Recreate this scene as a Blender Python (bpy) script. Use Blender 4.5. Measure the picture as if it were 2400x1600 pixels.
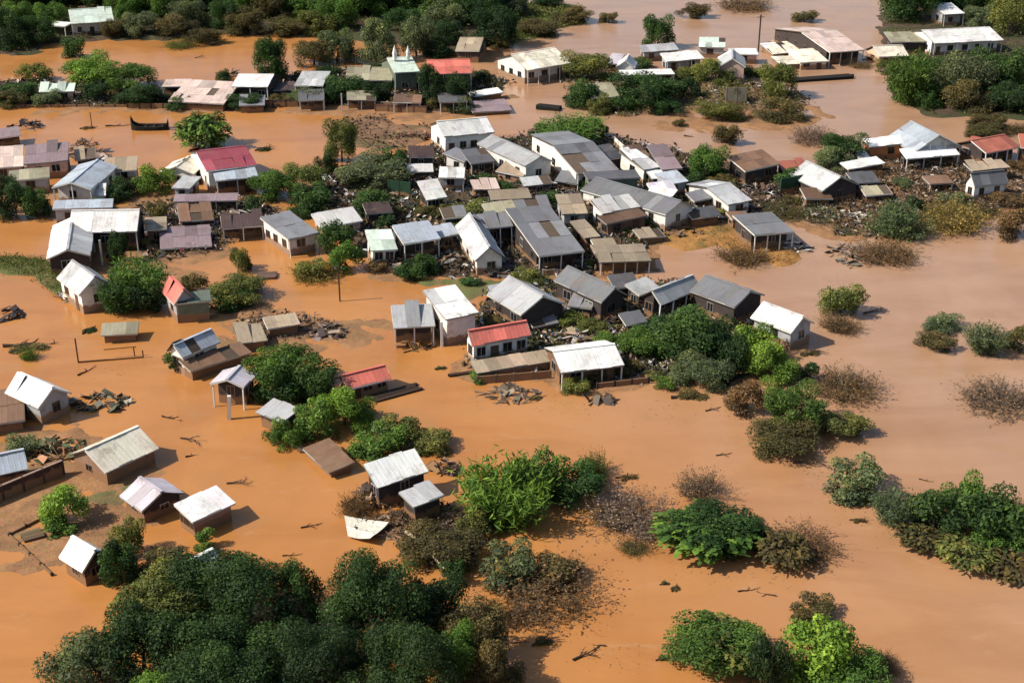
import bpy, math, random
import numpy as np
from mathutils import Vector, Matrix

for o in list(bpy.data.objects):
    bpy.data.objects.remove(o)
scene = bpy.context.scene
COL = scene.collection
random.seed(7)
RNG = np.random.default_rng(7)

# ------------------------------------------------------------------ camera
FPX, PITCH, CAM_H = 3234.0, math.radians(25.0), 65.0      # focal length in photo pixels, tilt, height above water
cam_data = bpy.data.cameras.new("camera")
cam_data.sensor_width = 36.0
cam_data.lens = 36.0 * FPX / 2400.0
cam_data.clip_start = 1.0
cam_data.clip_end = 6000.0
cam = bpy.data.objects.new("camera", cam_data)
COL.objects.link(cam)
cam.location = (0, 0, CAM_H)
cam.rotation_euler = (math.pi / 2 - PITCH, 0, 0)
scene.camera = cam

# ------------------------------------------------------------------ daylight
SUN_ELEV = math.radians(43.0)
SUN_TO = Vector((-1.0, -0.2, 0)).normalized()            # horizontal direction towards the sun
world = bpy.data.worlds.new("World")
scene.world = world
world.use_nodes = True
wn = world.node_tree.nodes
sky = wn.new("ShaderNodeTexSky")
sky.sky_type = 'NISHITA'
sky.sun_disc = False
sky.sun_elevation = SUN_ELEV
sky.sun_rotation = math.atan2(SUN_TO.x, SUN_TO.y)
sky.air_density, sky.dust_density, sky.ozone_density = 1.0, 1.6, 1.0
wn["Background"].inputs[1].default_value = 0.098
world.node_tree.links.new(sky.outputs[0], wn["Background"].inputs[0])
sun_data = bpy.data.lights.new("sun", 'SUN')
sun_data.energy = 4.5
sun_data.angle = math.radians(0.5)
sun_data.color = (1.0, 0.93, 0.82)
sun = bpy.data.objects.new("sun", sun_data)
COL.objects.link(sun)
to_sun = Vector((SUN_TO.x * math.cos(SUN_ELEV), SUN_TO.y * math.cos(SUN_ELEV), math.sin(SUN_ELEV)))
sun.rotation_euler = to_sun.to_track_quat('Z', 'Y').to_euler()
sun.location = to_sun * 200
vs = scene.view_settings
vs.view_transform = 'Standard'
vs.look = 'None'
vs.gamma = 1.0
vs.use_curve_mapping = False
vs.exposure = 0.57
scene.cycles.max_bounces = 5
scene.cycles.diffuse_bounces = 2
scene.cycles.glossy_bounces = 2
scene.cycles.transparent_max_bounces = 4
scene.cycles.use_denoising = True

# ------------------------------------------------------------------ helpers
SP, CP = math.sin(PITCH), math.cos(PITCH)


def P(px, py, z=0.0):
    """photo pixel -> point of the place at height z above the flood level"""
    u, v = (px - 1200.0) / FPX, -(py - 800.0) / FPX
    d = Vector((u, CP + v * SP, -SP + v * CP))
    t = (z - CAM_H) / d.z
    return Vector((d.x * t, d.y * t, z))


def scale_at(p):
    depth = p.y * CP + (CAM_H - p.z) * SP
    return FPX / depth


def link(o, parent=None):
    COL.objects.link(o)
    if parent is not None:
        o.parent = parent
    return o


def tag(o, label, cat, group=None):
    o["label"] = label
    o["category"] = cat
    if group:
        o["group"] = group
    return o


def empty(name, loc, rz=0.0):
    o = bpy.data.objects.new(name, None)
    o.empty_display_size = 0.5
    o.location = loc
    o.rotation_euler = (0, 0, rz)
    return link(o)


def mesh_from(name, verts, faces, mat, smooth=False):
    me = bpy.data.meshes.new(name)
    me.from_pydata([tuple(v) for v in verts], [], faces)
    me.materials.append(mat)
    if smooth:
        me.polygons.foreach_set("use_smooth", [True] * len(me.polygons))
    me.update()
    return me


def put(name, me, parent=None, loc=(0, 0, 0), rot=(0, 0, 0), sc=(1, 1, 1), color=None, mw=None):
    o = bpy.data.objects.new(name, me)
    if mw is not None:
        o.matrix_local = mw
    else:
        o.location, o.rotation_euler, o.scale = loc, rot, sc
    if color is not None:
        o.color = (color[0], color[1], color[2], 1)
    return link(o, parent)


def box_vf(x0, x1, y0, y1, z0, z1):
    v = [(x0, y0, z0), (x1, y0, z0), (x1, y1, z0), (x0, y1, z0), (x0, y0, z1), (x1, y0, z1), (x1, y1, z1), (x0, y1, z1)]
    f = [(0, 3, 2, 1), (4, 5, 6, 7), (0, 1, 5, 4), (1, 2, 6, 5), (2, 3, 7, 6), (3, 0, 4, 7)]
    return v, f


def join_vf(parts):
    V, F = [], []
    for v, f in parts:
        k = len(V)
        V += list(v)
        F += [tuple(i + k for i in q) for q in f]
    return V, F


def jit(c, a=0.08):
    k = 1 + random.uniform(-a, a)
    return tuple(max(0.0, x * k * (1 + random.uniform(-a, a) * 0.3)) for x in c)


# ------------------------------------------------------------------ materials
def new_mat(name, rough=0.8, spec=0.3):
    m = bpy.data.materials.new(name)
    m.use_nodes = True
    b = m.node_tree.nodes["Principled BSDF"]
    b.inputs["Roughness"].default_value = rough
    b.inputs["Specular IOR Level"].default_value = spec
    return m, m.node_tree.nodes, m.node_tree.links, b


def noise(n, l, scale, detail=4, rough=0.6, vec=None, dist=0.0):
    t = n.new("ShaderNodeTexNoise")
    t.inputs["Scale"].default_value = scale
    t.inputs["Detail"].default_value = detail
    t.inputs["Roughness"].default_value = rough
    t.inputs["Distortion"].default_value = dist
    if vec is not None:
        l.new(vec, t.inputs["Vector"])
    return t


def ramp(n, l, fac, stops):
    r = n.new("ShaderNodeValToRGB")
    l.new(fac, r.inputs[0])
    e = r.color_ramp.elements
    e[0].position, e[0].color = stops[0][0], (*stops[0][1], 1)
    e[1].position, e[1].color = stops[-1][0], (*stops[-1][1], 1)
    for p, c in stops[1:-1]:
        q = e.new(p)
        q.color = (*c, 1)
    return r


def mix(n, l, mode, fac, a, b):
    x = n.new("ShaderNodeMix")
    x.data_type, x.blend_type = 'RGBA', mode
    for v, i in ((fac, 0), (a, 6), (b, 7)):
        if isinstance(v, (int, float)):
            x.inputs[i].default_value = v
        elif isinstance(v, tuple):
            x.inputs[i].default_value = (*v, 1)
        else:
            l.new(v, x.inputs[i])
    return x.outputs[2]


def bump(n, l, b, h, strength, dist=0.1):
    k = n.new("ShaderNodeBump")
    k.inputs["Strength"].default_value = strength
    k.inputs["Distance"].default_value = dist
    l.new(h, k.inputs["Height"])
    l.new(k.outputs[0], b.inputs["Normal"])


def mapped(n, l, coord, sc):
    m = n.new("ShaderNodeMapping")
    m.inputs["Scale"].default_value = sc
    l.new(coord, m.inputs[0])
    return m.outputs[0]


def make_roof_mat():
    m, n, l, b = new_mat("roofing", 0.55, 0.35)
    oi = n.new("ShaderNodeObjectInfo")
    tc = n.new("ShaderNodeTexCoord")
    geo = n.new("ShaderNodeNewGeometry")
    st = noise(n, l, 1.0, 4, 0.7, mapped(n, l, tc.outputs["Object"], (3.2, 0.5, 1)))       # streaks run down the sheet
    big = noise(n, l, 0.35, 5, 0.65, geo.outputs["Position"])
    fine = noise(n, l, 6.0, 3, 0.6, geo.outputs["Position"])
    stain = ramp(n, l, big.outputs[0], [(0.30, (0.55, 0.50, 0.44)), (0.46, (0.92, 0.90, 0.87)), (0.75, (1, 1, 1))])
    streak = ramp(n, l, st.outputs[0], [(0.30, (0.66, 0.62, 0.56)), (0.52, (1, 1, 1)), (0.8, (1.0, 1.0, 1.0))])
    c = mix(n, l, 'MULTIPLY', 0.6, oi.outputs["Color"], stain.outputs[0])
    c = mix(n, l, 'MULTIPLY', 0.55, c, streak.outputs[0])
    rnd = ramp(n, l, oi.outputs["Random"], [(0, (0.90, 0.89, 0.88)), (1, (1.05, 1.05, 1.05))])
    c = mix(n, l, 'MULTIPLY', 1.0, c, rnd.outputs[0])
    mud = noise(n, l, 0.55, 6, 0.72, geo.outputs["Position"], 0.6)
    mk = ramp(n, l, mud.outputs[0], [(0.54, (0, 0, 0)), (0.70, (0.62, 0.62, 0.62))])
    c = mix(n, l, 'MIX', mk.outputs[0], c, (0.17, 0.115, 0.075))
    c = mix(n, l, 'OVERLAY', 0.30, c, fine.outputs["Color"])
    l.new(c, b.inputs["Base Color"])
    bump(n, l, b, fine.outputs[0], 0.3, 0.04)
    return m


def make_wall_mat():
    m, n, l, b = new_mat("wall_render", 0.9, 0.15)
    oi = n.new("ShaderNodeObjectInfo")
    geo = n.new("ShaderNodeNewGeometry")
    big = noise(n, l, 0.9, 5, 0.7, geo.outputs["Position"])
    fine = noise(n, l, 9.0, 3, 0.6, geo.outputs["Position"])
    sep = n.new("ShaderNodeSeparateXYZ")
    l.new(geo.outputs["Position"], sep.inputs[0])
    # silt line left by the flood, ragged
    add = n.new("ShaderNodeMath")
    add.operation = 'MULTIPLY_ADD'
    l.new(big.outputs[0], add.inputs[0])
    add.inputs[1].default_value = -1.7
    l.new(sep.outputs[2], add.inputs[2])
    silt = ramp(n, l, add.outputs[0], [(0.0, (0.9, 0.9, 0.9)), (0.25, (0, 0, 0))])
    dirt = ramp(n, l, big.outputs[0], [(0.32, (0.60, 0.54, 0.47)), (0.5, (0.95, 0.93, 0.9)), (0.7, (1, 1, 1))])
    c = mix(n, l, 'MULTIPLY', 0.8, oi.outputs["Color"], dirt.outputs[0])
    c = mix(n, l, 'MIX', silt.outputs[0], c, (0.22, 0.12, 0.06))
    c = mix(n, l, 'OVERLAY', 0.25, c, fine.outputs["Color"])
    l.new(c, b.inputs["Base Color"])
    bump(n, l, b, fine.outputs[0], 0.25, 0.03)
    return m


def make_wood_mat():
    m, n, l, b = new_mat("timber", 0.85, 0.2)
    oi = n.new("ShaderNodeObjectInfo")
    tc = n.new("ShaderNodeTexCoord")
    g = noise(n, l, 2.0, 4, 0.7, mapped(n, l, tc.outputs["Object"], (0.6, 6, 6)))
    r = ramp(n, l, g.outputs[0], [(0.3, (0.55, 0.52, 0.5)), (0.7, (1.1, 1.08, 1.05))])
    c = mix(n, l, 'MULTIPLY', 0.9, oi.outputs["Color"], r.outputs[0])
    rnd = ramp(n, l, oi.outputs["Random"], [(0, (0.65, 0.64, 0.62)), (1, (1.2, 1.2, 1.2))])
    c = mix(n, l, 'MULTIPLY', 1.0, c, rnd.outputs[0])
    l.new(c, b.inputs["Base Color"])
    return m


def make_leaf_mat():
    m, n, l, b = new_mat("leaves", 0.62, 0.14)
    oi = n.new("ShaderNodeObjectInfo")
    at = n.new("ShaderNodeAttribute")
    at.attribute_name = "tint"
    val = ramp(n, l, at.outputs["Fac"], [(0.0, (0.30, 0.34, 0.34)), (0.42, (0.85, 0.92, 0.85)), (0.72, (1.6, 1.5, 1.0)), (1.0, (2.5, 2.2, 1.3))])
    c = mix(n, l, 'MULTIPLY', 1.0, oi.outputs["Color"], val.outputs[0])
    l.new(c, b.inputs["Base Color"])
    tr = n.new("ShaderNodeBsdfTranslucent")
    tc = mix(n, l, 'MULTIPLY', 1.0, c, (1.2, 1.35, 0.55))
    l.new(tc, tr.inputs[0])
    ms = n.new("ShaderNodeMixShader")
    ms.inputs[0].default_value = 0.28
    l.new(b.outputs[0], ms.inputs[1])
    l.new(tr.outputs[0], ms.inputs[2])
    l.new(ms.outputs[0], n["Material Output"].inputs[0])
    return m


def make_water_mat():
    m, n, l, b = new_mat("silty_flood_water", 0.22, 0.5)
    b.inputs["IOR"].default_value = 1.33
    geo = n.new("ShaderNodeNewGeometry")
    pos = geo.outputs["Position"]
    big = noise(n, l, 0.018, 4, 0.55, pos, 1.2)
    mid = noise(n, l, 0.09, 5, 0.6, mapped(n, l, pos, (0.5, 1.4, 1)), 0.8)
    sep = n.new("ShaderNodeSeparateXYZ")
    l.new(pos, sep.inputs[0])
    # orange silt turns greyer, pinker eastward and far off: sky reflection painted into the colour
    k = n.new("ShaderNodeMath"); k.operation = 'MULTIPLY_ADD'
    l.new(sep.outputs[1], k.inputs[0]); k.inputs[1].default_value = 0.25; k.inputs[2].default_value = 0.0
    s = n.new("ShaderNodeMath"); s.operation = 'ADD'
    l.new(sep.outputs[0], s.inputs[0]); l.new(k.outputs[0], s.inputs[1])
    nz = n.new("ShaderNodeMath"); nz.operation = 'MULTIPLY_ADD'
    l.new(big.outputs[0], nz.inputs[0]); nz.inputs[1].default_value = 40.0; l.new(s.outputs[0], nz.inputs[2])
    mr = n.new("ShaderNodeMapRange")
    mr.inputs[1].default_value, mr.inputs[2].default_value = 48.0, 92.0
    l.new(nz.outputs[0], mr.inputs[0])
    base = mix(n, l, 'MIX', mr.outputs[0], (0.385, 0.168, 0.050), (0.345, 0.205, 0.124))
    var = ramp(n, l, mid.outputs[0], [(0.3, (0.84, 0.80, 0.76)), (0.55, (1, 1, 1)), (0.75, (1.06, 1.08, 1.12))])
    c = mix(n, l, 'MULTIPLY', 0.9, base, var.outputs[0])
    sw = noise(n, l, 0.05, 3, 0.5, mapped(n, l, pos, (1.0, 0.35, 1)), 2.0)
    var2 = ramp(n, l, sw.outputs[0], [(0.35, (0.93, 0.90, 0.86)), (0.6, (1.03, 1.03, 1.04))])
    c = mix(n, l, 'MULTIPLY', 0.8, c, var2.outputs[0])
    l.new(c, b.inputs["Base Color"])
    scum = noise(n, l, 0.22, 8, 0.72, mapped(n, l, pos, (0.55, 1.5, 1)), 1.5)
    sk = ramp(n, l, scum.outputs[0], [(0.58, (0, 0, 0)), (0.78, (0.45, 0.45, 0.45))])
    c = mix(n, l, 'MIX', sk.outputs[0], c, (0.40, 0.27, 0.16))
    silt2 = noise(n, l, 0.11, 6, 0.65, pos, 0.9)
    sd_ = ramp(n, l, silt2.outputs[0], [(0.55, (0, 0, 0)), (0.74, (0.55, 0.55, 0.55))])
    c = mix(n, l, 'MIX', sd_.outputs[0], c, (0.30, 0.165, 0.065))
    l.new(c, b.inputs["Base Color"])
    rip = noise(n, l, 1.6, 3, 0.6, mapped(n, l, pos, (0.6, 1.8, 1)))
    swell = noise(n, l, 0.25, 2, 0.5, pos)
    a = n.new("ShaderNodeMath"); a.operation = 'MULTIPLY_ADD'
    l.new(rip.outputs[0], a.inputs[0]); a.inputs[1].default_value = 0.5; l.new(swell.outputs[0], a.inputs[2])
    bump(n, l, b, a.outputs[0], 0.30, 0.14)
    rr = ramp(n, l, sw.outputs[0], [(0.35, (0.12, 0.12, 0.12)), (0.65, (0.30, 0.30, 0.30))])
    l.new(rr.outputs[0], b.inputs["Roughness"])
    return m


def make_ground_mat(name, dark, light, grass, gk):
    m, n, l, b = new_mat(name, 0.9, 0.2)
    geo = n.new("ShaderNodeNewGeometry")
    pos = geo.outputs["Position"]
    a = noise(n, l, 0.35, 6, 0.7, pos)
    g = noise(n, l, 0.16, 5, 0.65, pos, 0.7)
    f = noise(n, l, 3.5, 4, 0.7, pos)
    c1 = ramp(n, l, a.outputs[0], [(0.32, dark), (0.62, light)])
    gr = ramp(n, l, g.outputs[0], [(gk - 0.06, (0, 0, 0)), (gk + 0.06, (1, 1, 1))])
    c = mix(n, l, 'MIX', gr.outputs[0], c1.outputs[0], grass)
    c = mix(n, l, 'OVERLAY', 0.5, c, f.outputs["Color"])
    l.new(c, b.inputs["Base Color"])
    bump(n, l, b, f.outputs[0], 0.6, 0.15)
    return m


def make_glass_mat():
    m, n, l, b = new_mat("window_glass", 0.12, 0.5)
    b.inputs["Base Color"].default_value = (0.012, 0.014, 0.017, 1)
    return m


def make_bark_mat():
    m, n, l, b = new_mat("bark", 0.9, 0.15)
    oi = n.new("ShaderNodeObjectInfo")
    tc = n.new("ShaderNodeTexCoord")
    g = noise(n, l, 9.0, 4, 0.7, tc.outputs["Object"])
    r = ramp(n, l, g.outputs[0], [(0.3, (0.5, 0.5, 0.5)), (0.7, (1.2, 1.2, 1.2))])
    l.new(mix(n, l, 'MULTIPLY', 1.0, oi.outputs["Color"], r.outputs[0]), b.inputs["Base Color"])
    return m


ROOF, WALL, WOOD, LEAF, GLASS, BARK = make_roof_mat(), make_wall_mat(), make_wood_mat(), make_leaf_mat(), make_glass_mat(), make_bark_mat()
WATER = make_water_mat()
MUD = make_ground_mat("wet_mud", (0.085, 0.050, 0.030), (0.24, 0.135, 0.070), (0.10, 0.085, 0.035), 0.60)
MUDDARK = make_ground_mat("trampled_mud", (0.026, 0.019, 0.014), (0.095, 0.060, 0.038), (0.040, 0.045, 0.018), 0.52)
GRASSY = make_ground_mat("weedy_ground", (0.10, 0.075, 0.035), (0.19, 0.135, 0.06), (0.10, 0.105, 0.035), 0.48)
SILTFLAT = make_ground_mat("wet_silt", (0.16, 0.085, 0.042), (0.30, 0.155, 0.070), (0.17, 0.105, 0.05), 0.60)
ORANGEMUD = make_ground_mat("orange_silt", (0.20, 0.10, 0.03), (0.34, 0.17, 0.05), (0.15, 0.10, 0.03), 0.60)

# ------------------------------------------------------------------ water and land
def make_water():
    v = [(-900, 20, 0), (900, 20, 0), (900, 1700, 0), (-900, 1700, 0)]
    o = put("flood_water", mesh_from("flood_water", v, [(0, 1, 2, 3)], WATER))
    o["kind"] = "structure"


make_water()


def fbm(x, y, seed, base=0.25, octs=4):
    r = np.random.default_rng(seed)
    out = np.zeros_like(x)
    amp, fr = 1.0, base
    for _ in range(octs):
        for _k in range(3):
            a = r.uniform(0, 2 * math.pi)
            ph = r.uniform(0, 6.28)
            out += amp / 3 * np.sin((x * math.cos(a) + y * math.sin(a)) * fr * r.uniform(0.7, 1.4) + ph)
        amp *= 0.55
        fr *= 2.1
    return out


def land(name, poly, mat, height=0.35, cell=0.8, rough=1.6, seed=0, slope=0.22, grow=0.0):
    pts = np.array([P(x, y)[:2] for x, y in poly])
    lo, hi = pts.min(0) - 3 - grow, pts.max(0) + 3 + grow
    cell = max(cell, math.sqrt((hi - lo).prod() / 45000))
    nx, ny = int((hi[0] - lo[0]) / cell) + 1, int((hi[1] - lo[1]) / cell) + 1
    X, Y = np.meshgrid(lo[0] + np.arange(nx) * cell, lo[1] + np.arange(ny) * cell)
    x, y = X.ravel(), Y.ravel()
    dist = np.full(x.shape, 1e9)
    inside = np.zeros(x.shape, bool)
    for i in range(len(pts)):
        a, b = pts[i], pts[(i + 1) % len(pts)]
        ab = b - a
        t = np.clip(((x - a[0]) * ab[0] + (y - a[1]) * ab[1]) / (ab @ ab + 1e-9), 0, 1)
        dist = np.minimum(dist, np.hypot(x - a[0] - t * ab[0], y - a[1] - t * ab[1]))
        c = (a[1] > y) != (b[1] > y)
        xi = a[0] + (y - a[1]) / (ab[1] if abs(ab[1]) > 1e-9 else 1e-9) * ab[0]
        inside ^= c & (x < xi)
    sd = np.where(inside, dist, -dist) + grow + rough * fbm(x, y, seed + 11, 0.45)
    z = np.clip(sd * slope, -0.5, height) + 0.10 * fbm(x, y, seed + 3, 0.9, 3) * (sd > 0)
    z = z.reshape(ny, nx)
    keep = (z[:-1, :-1] > -0.45) | (z[1:, 1:] > -0.45) | (z[1:, :-1] > -0.45) | (z[:-1, 1:] > -0.45)
    idx = np.arange(nx * ny).reshape(ny, nx)
    f = np.stack([idx[:-1, :-1], idx[:-1, 1:], idx[1:, 1:], idx[1:, :-1]], -1)[keep]
    used, inv = np.unique(f, return_inverse=True)
    V = np.stack([x, y, z.ravel()], -1)[used]
    F = inv.reshape(-1, 4)
    me = bpy.data.meshes.new(name)
    me.from_pydata(V.tolist(), [], F.tolist())
    me.polygons.foreach_set("use_smooth", [True] * len(me.polygons))
    me.materials.append(mat)
    o = put(name, me)
    o["kind"] = "structure"
    return V[V[:, 2] > 0.05]

# ------------------------------------------------------------------ plants
def leaf_mesh(name, c, nrm, tan, ln, wd, tint, mat=None):
    """many small diamond leaves: centres, normals, tangents, half length, half width"""
    mat = mat or LEAF
    nrm = nrm / (np.linalg.norm(nrm, axis=1, keepdims=True) + 1e-9)
    tan = tan - (tan * nrm).sum(1, keepdims=True) * nrm
    tan = tan / (np.linalg.norm(tan, axis=1, keepdims=True) + 1e-9)
    bi = np.cross(nrm, tan)
    n = len(c)
    L, W = ln[:, None], wd[:, None]
    fold = nrm * W * 0.45
    v = np.stack([c - tan * L, c + bi * W + fold, c + tan * L, c - bi * W + fold], 1).reshape(-1, 3)
    me = bpy.data.meshes.new(name)
    me.vertices.add(4 * n)
    me.vertices.foreach_set("co", v.astype(np.float32).ravel())
    me.loops.add(4 * n)
    me.loops.foreach_set("vertex_index", np.arange(4 * n, dtype=np.int32))
    me.polygons.add(n)
    me.polygons.foreach_set("loop_start", np.arange(0, 4 * n, 4, dtype=np.int32))
    a = me.attributes.new("tint", 'FLOAT', 'POINT')
    a.data.foreach_set("value", np.repeat(tint, 4).astype(np.float32))
    me.materials.append(mat)
    me.update()
    me.validate()
    return me


def rand_dirs(r, n):
    d = r.normal(size=(n, 3))
    return d / np.linalg.norm(d, axis=1, keepdims=True)


def crown_mesh(name, seed, n, leaf, nclump, lumpy=0.34, aspect=0.55, upright=0.25):
    r = np.random.default_rng(seed)
    cd = rand_dirs(r, nclump)
    cd[:, 2] = np.where(cd[:, 2] < -0.75, -cd[:, 2] * 0.6, cd[:, 2])
    cr = r.uniform(0.30, 0.84, nclump) ** 0.7
    cc = cd * cr[:, None]
    rad = lumpy * r.uniform(0.55, 1.15, nclump)
    w = rad ** 2
    pick = r.choice(nclump, n, p=w / w.sum())
    d = rand_dirs(r, n)
    d[:, 2] += 0.25
    d /= np.linalg.norm(d, axis=1, keepdims=True)
    shell = np.where(r.random(n) < 0.8, r.uniform(0.72, 1.12, n), r.uniform(0.2, 0.8, n))
    c = cc[pick] + d * (rad[pick] * shell)[:, None]
    nrm = d * 0.8 + r.normal(size=(n, 3)) * 0.55
    nrm[:, 2] += upright
    tan = rand_dirs(r, n)
    s = leaf * r.uniform(0.5, 1.35, n) * np.where(r.random(n) < 0.14, 1.7, 1.0)
    ctint = r.uniform(-0.2, 0.2, nclump) + 0.10 * cc[:, 2]
    tint = np.clip(0.45 + ctint[pick] + r.normal(size=n) * 0.15 + (r.random(n) < 0.03) * 0.4, 0, 1)
    return leaf_mesh(name, c, nrm, tan, s, s * aspect, tint)


def feather_mesh(name, seed, n, leaf, nclump):
    """bamboo-like: long narrow leaves that rise and droop outwards"""
    r = np.random.default_rng(seed)
    th = r.uniform(0, 2 * math.pi, nclump)
    rr = np.sqrt(r.uniform(0, 0.8, nclump))
    tip = np.stack([np.cos(th) * rr, np.sin(th) * rr, r.uniform(0.1, 0.95, nclump) * np.sqrt(1 - rr ** 2 * 0.8)], 1)
    pick = r.integers(0, nclump, n)
    t = r.uniform(0.05, 1.0, n) ** 0.7
    base = np.stack([np.cos(th) * rr * 0.4, np.sin(th) * rr * 0.4, -0.8 + 0 * th], 1)
    c = base[pick] + (tip - base)[pick] * t[:, None] + r.normal(size=(n, 3)) * 0.11
    tan = (tip - base)[pick] * 0.9 + r.normal(size=(n, 3)) * 0.45
    tan[:, 2] -= 0.5 * t
    nrm = r.normal(size=(n, 3)) + np.array([0, 0, 0.9])
    s = leaf * r.uniform(0.7, 1.5, n)
    ct = r.uniform(-0.15, 0.15, nclump)
    tint = np.clip(0.45 + ct[pick] + r.normal(size=n) * 0.14, 0, 1)
    return leaf_mesh(name, c, nrm, tan, s * 1.6, s * 0.3, tint)


def twig_mesh(name, seed, n, leafy):
    """sparse drowned brush: bare forking twigs that fan out of the water, a few dead leaves"""
    r = np.random.default_rng(seed)
    C, N, T_, L, W, K = [], [], [], [], [], []

    def twig(p, d, length, w, fork):
        for s in range(5):
            d = d + r.normal(size=3) * 0.20
            d[2] = max(d[2], -0.15)
            d = d / np.linalg.norm(d)
            q = p + d * length / 5
            for nn in range(2):
                C.append((p + q) / 2); T_.append(d); N.append(r.normal(size=3)); L.append(length / 10 * 1.15); W.append(w * (1 - s * 0.14)); K.append(np.clip(0.4 + r.normal() * 0.12, 0, 1))
            if fork and s > 0 and r.random() < 0.75:
                twig(q, d + r.normal(size=3) * 0.55, length * r.uniform(.35, .6), w * .7, False)
            if r.random() < leafy * 0.8:
                C.append(q + r.normal(size=3) * .03); T_.append(r.normal(size=3)); N.append(r.normal(size=3)); L.append(.045); W.append(.024); K.append(np.clip(0.5 + r.normal() * 0.2, 0, 1))
            p = q
    for _ in range(n):
        a, rr = r.uniform(0, 6.28), math.sqrt(r.random()) * .55
        p = np.array([math.cos(a) * rr, math.sin(a) * rr, -.66])
        d = np.array([math.cos(a) * rr * 1.3, math.sin(a) * rr * 1.3, r.uniform(.5, 1.0)])
        twig(p, d / np.linalg.norm(d), r.uniform(.45, 1.0), .0095, True)
    return leaf_mesh(name, np.array(C), np.array(N), np.array(T_), np.array(L), np.array(W), np.array(K))


def blade_mesh(name, seed, nb):
    """large-leaved clump: broad arching leaves, each of five facets"""
    r = np.random.default_rng(seed)
    C, N, T, L, W, K = [], [], [], [], [], []
    for i in range(nb):
        a = r.uniform(0, 2 * math.pi)
        rr = math.sqrt(r.uniform(0, 0.72))
        p = np.array([math.cos(a) * rr, math.sin(a) * rr, r.uniform(-0.5, 0.8) * (1 - rr * 0.7)])
        a2 = a + r.normal() * 0.6
        out = np.array([math.cos(a2), math.sin(a2), 0])
        up, tot, w0, ti = r.uniform(0.0, 0.8), r.uniform(0.18, 0.34), r.uniform(0.05, 0.08), np.clip(0.5 + r.normal() * 0.2, 0, 1)
        for s in range(3):
            dirv = out + np.array([0, 0, up])
            dirv /= np.linalg.norm(dirv)
            q = p + dirv * tot / 3
            C.append((p + q) / 2)
            T.append(dirv)
            N.append(np.cross(np.cross(dirv, [0, 0, 1]), dirv) + r.normal(size=3) * 0.15)
            L.append(tot / 3 * 0.95)
            W.append(w0 * (1.1 - abs(s - 1) * 0.3))
            K.append(ti)
            p = q
            up -= r.uniform(0.3, 0.65)
    return leaf_mesh(name, np.array(C), np.array(N), np.array(T), np.array(L), np.array(W), np.array(K))


def trunk_mesh(name, seed):
    """unit tapered trunk with limbs, from z=-1 to about z=1"""
    r = random.Random(seed)
    V, F = [], []

    def tube(pts, rads, k=6):
        base = len(V)
        for (p, rad) in zip(pts, rads):
            for i in range(k):
                a = 2 * math.pi * i / k
                V.append((p[0] + rad * math.cos(a), p[1] + rad * math.sin(a), p[2]))
        for j in range(len(pts) - 1):
            for i in range(k):
                F.append((base + j * k + i, base + j * k + (i + 1) % k, base + (j + 1) * k + (i + 1) % k, base + (j + 1) * k + i))
    pts = [(0, 0, -1), (r.uniform(-.04, .04), r.uniform(-.04, .04), -0.4), (r.uniform(-.08, .08), r.uniform(-.08, .08), 0.1), (r.uniform(-.1, .1), r.uniform(-.1, .1), 0.7)]
    tube(pts, [0.085, 0.07, 0.05, 0.012])
    for i in range(5):
        a = r.uniform(0, 6.28)
        z0 = r.uniform(-0.4, 0.2)
        e = r.uniform(0.45, 0.75)
        tube([(0, 0, z0), (math.cos(a) * e * .5, math.sin(a) * e * .5, z0 + .3), (math.cos(a) * e, math.sin(a) * e, z0 + .5)], [0.035, 0.025, 0.006], 5)
    return mesh_from(name, V, F, BARK, True)


CROWNS = {
    "s": [crown_mesh("shrub_leaves_%d" % i, 20 + i, 1800, 0.078, 12, 0.42) for i in range(4)],
    "m": [crown_mesh("crown_leaves_%d" % i, 40 + i, 6000, 0.045, 22, 0.36) for i in range(4)],
    "l": [crown_mesh("wide_crown_leaves_%d" % i, 60 + i, 15500, 0.029, 36, 0.31) for i in range(4)],
    "x": [crown_mesh("great_crown_leaves_%d" % i, 80 + i, 44000, 0.0185, 48, 0.29) for i in range(5)],
    "f": [feather_mesh("feathery_leaves_%d" % i, 100 + i, 4200, 0.055, 120) for i in range(3)],
    "w": [twig_mesh("bare_twigs_%d" % i, 120 + i, 230, 0.55) for i in range(3)],
    "b": [blade_mesh("broad_leaves_%d" % i, 140 + i, 330) for i in range(3)],
}
TRUNKS = [trunk_mesh("trunk_form_%d" % i, i) for i in range(4)]
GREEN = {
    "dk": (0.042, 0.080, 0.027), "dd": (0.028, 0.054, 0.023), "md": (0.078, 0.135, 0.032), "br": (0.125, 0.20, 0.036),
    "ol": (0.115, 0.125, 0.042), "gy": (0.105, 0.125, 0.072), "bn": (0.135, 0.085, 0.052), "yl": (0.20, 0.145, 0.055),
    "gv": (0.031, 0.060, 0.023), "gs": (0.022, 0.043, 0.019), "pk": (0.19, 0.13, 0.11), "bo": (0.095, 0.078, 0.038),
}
_plant_k = [0]


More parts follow.
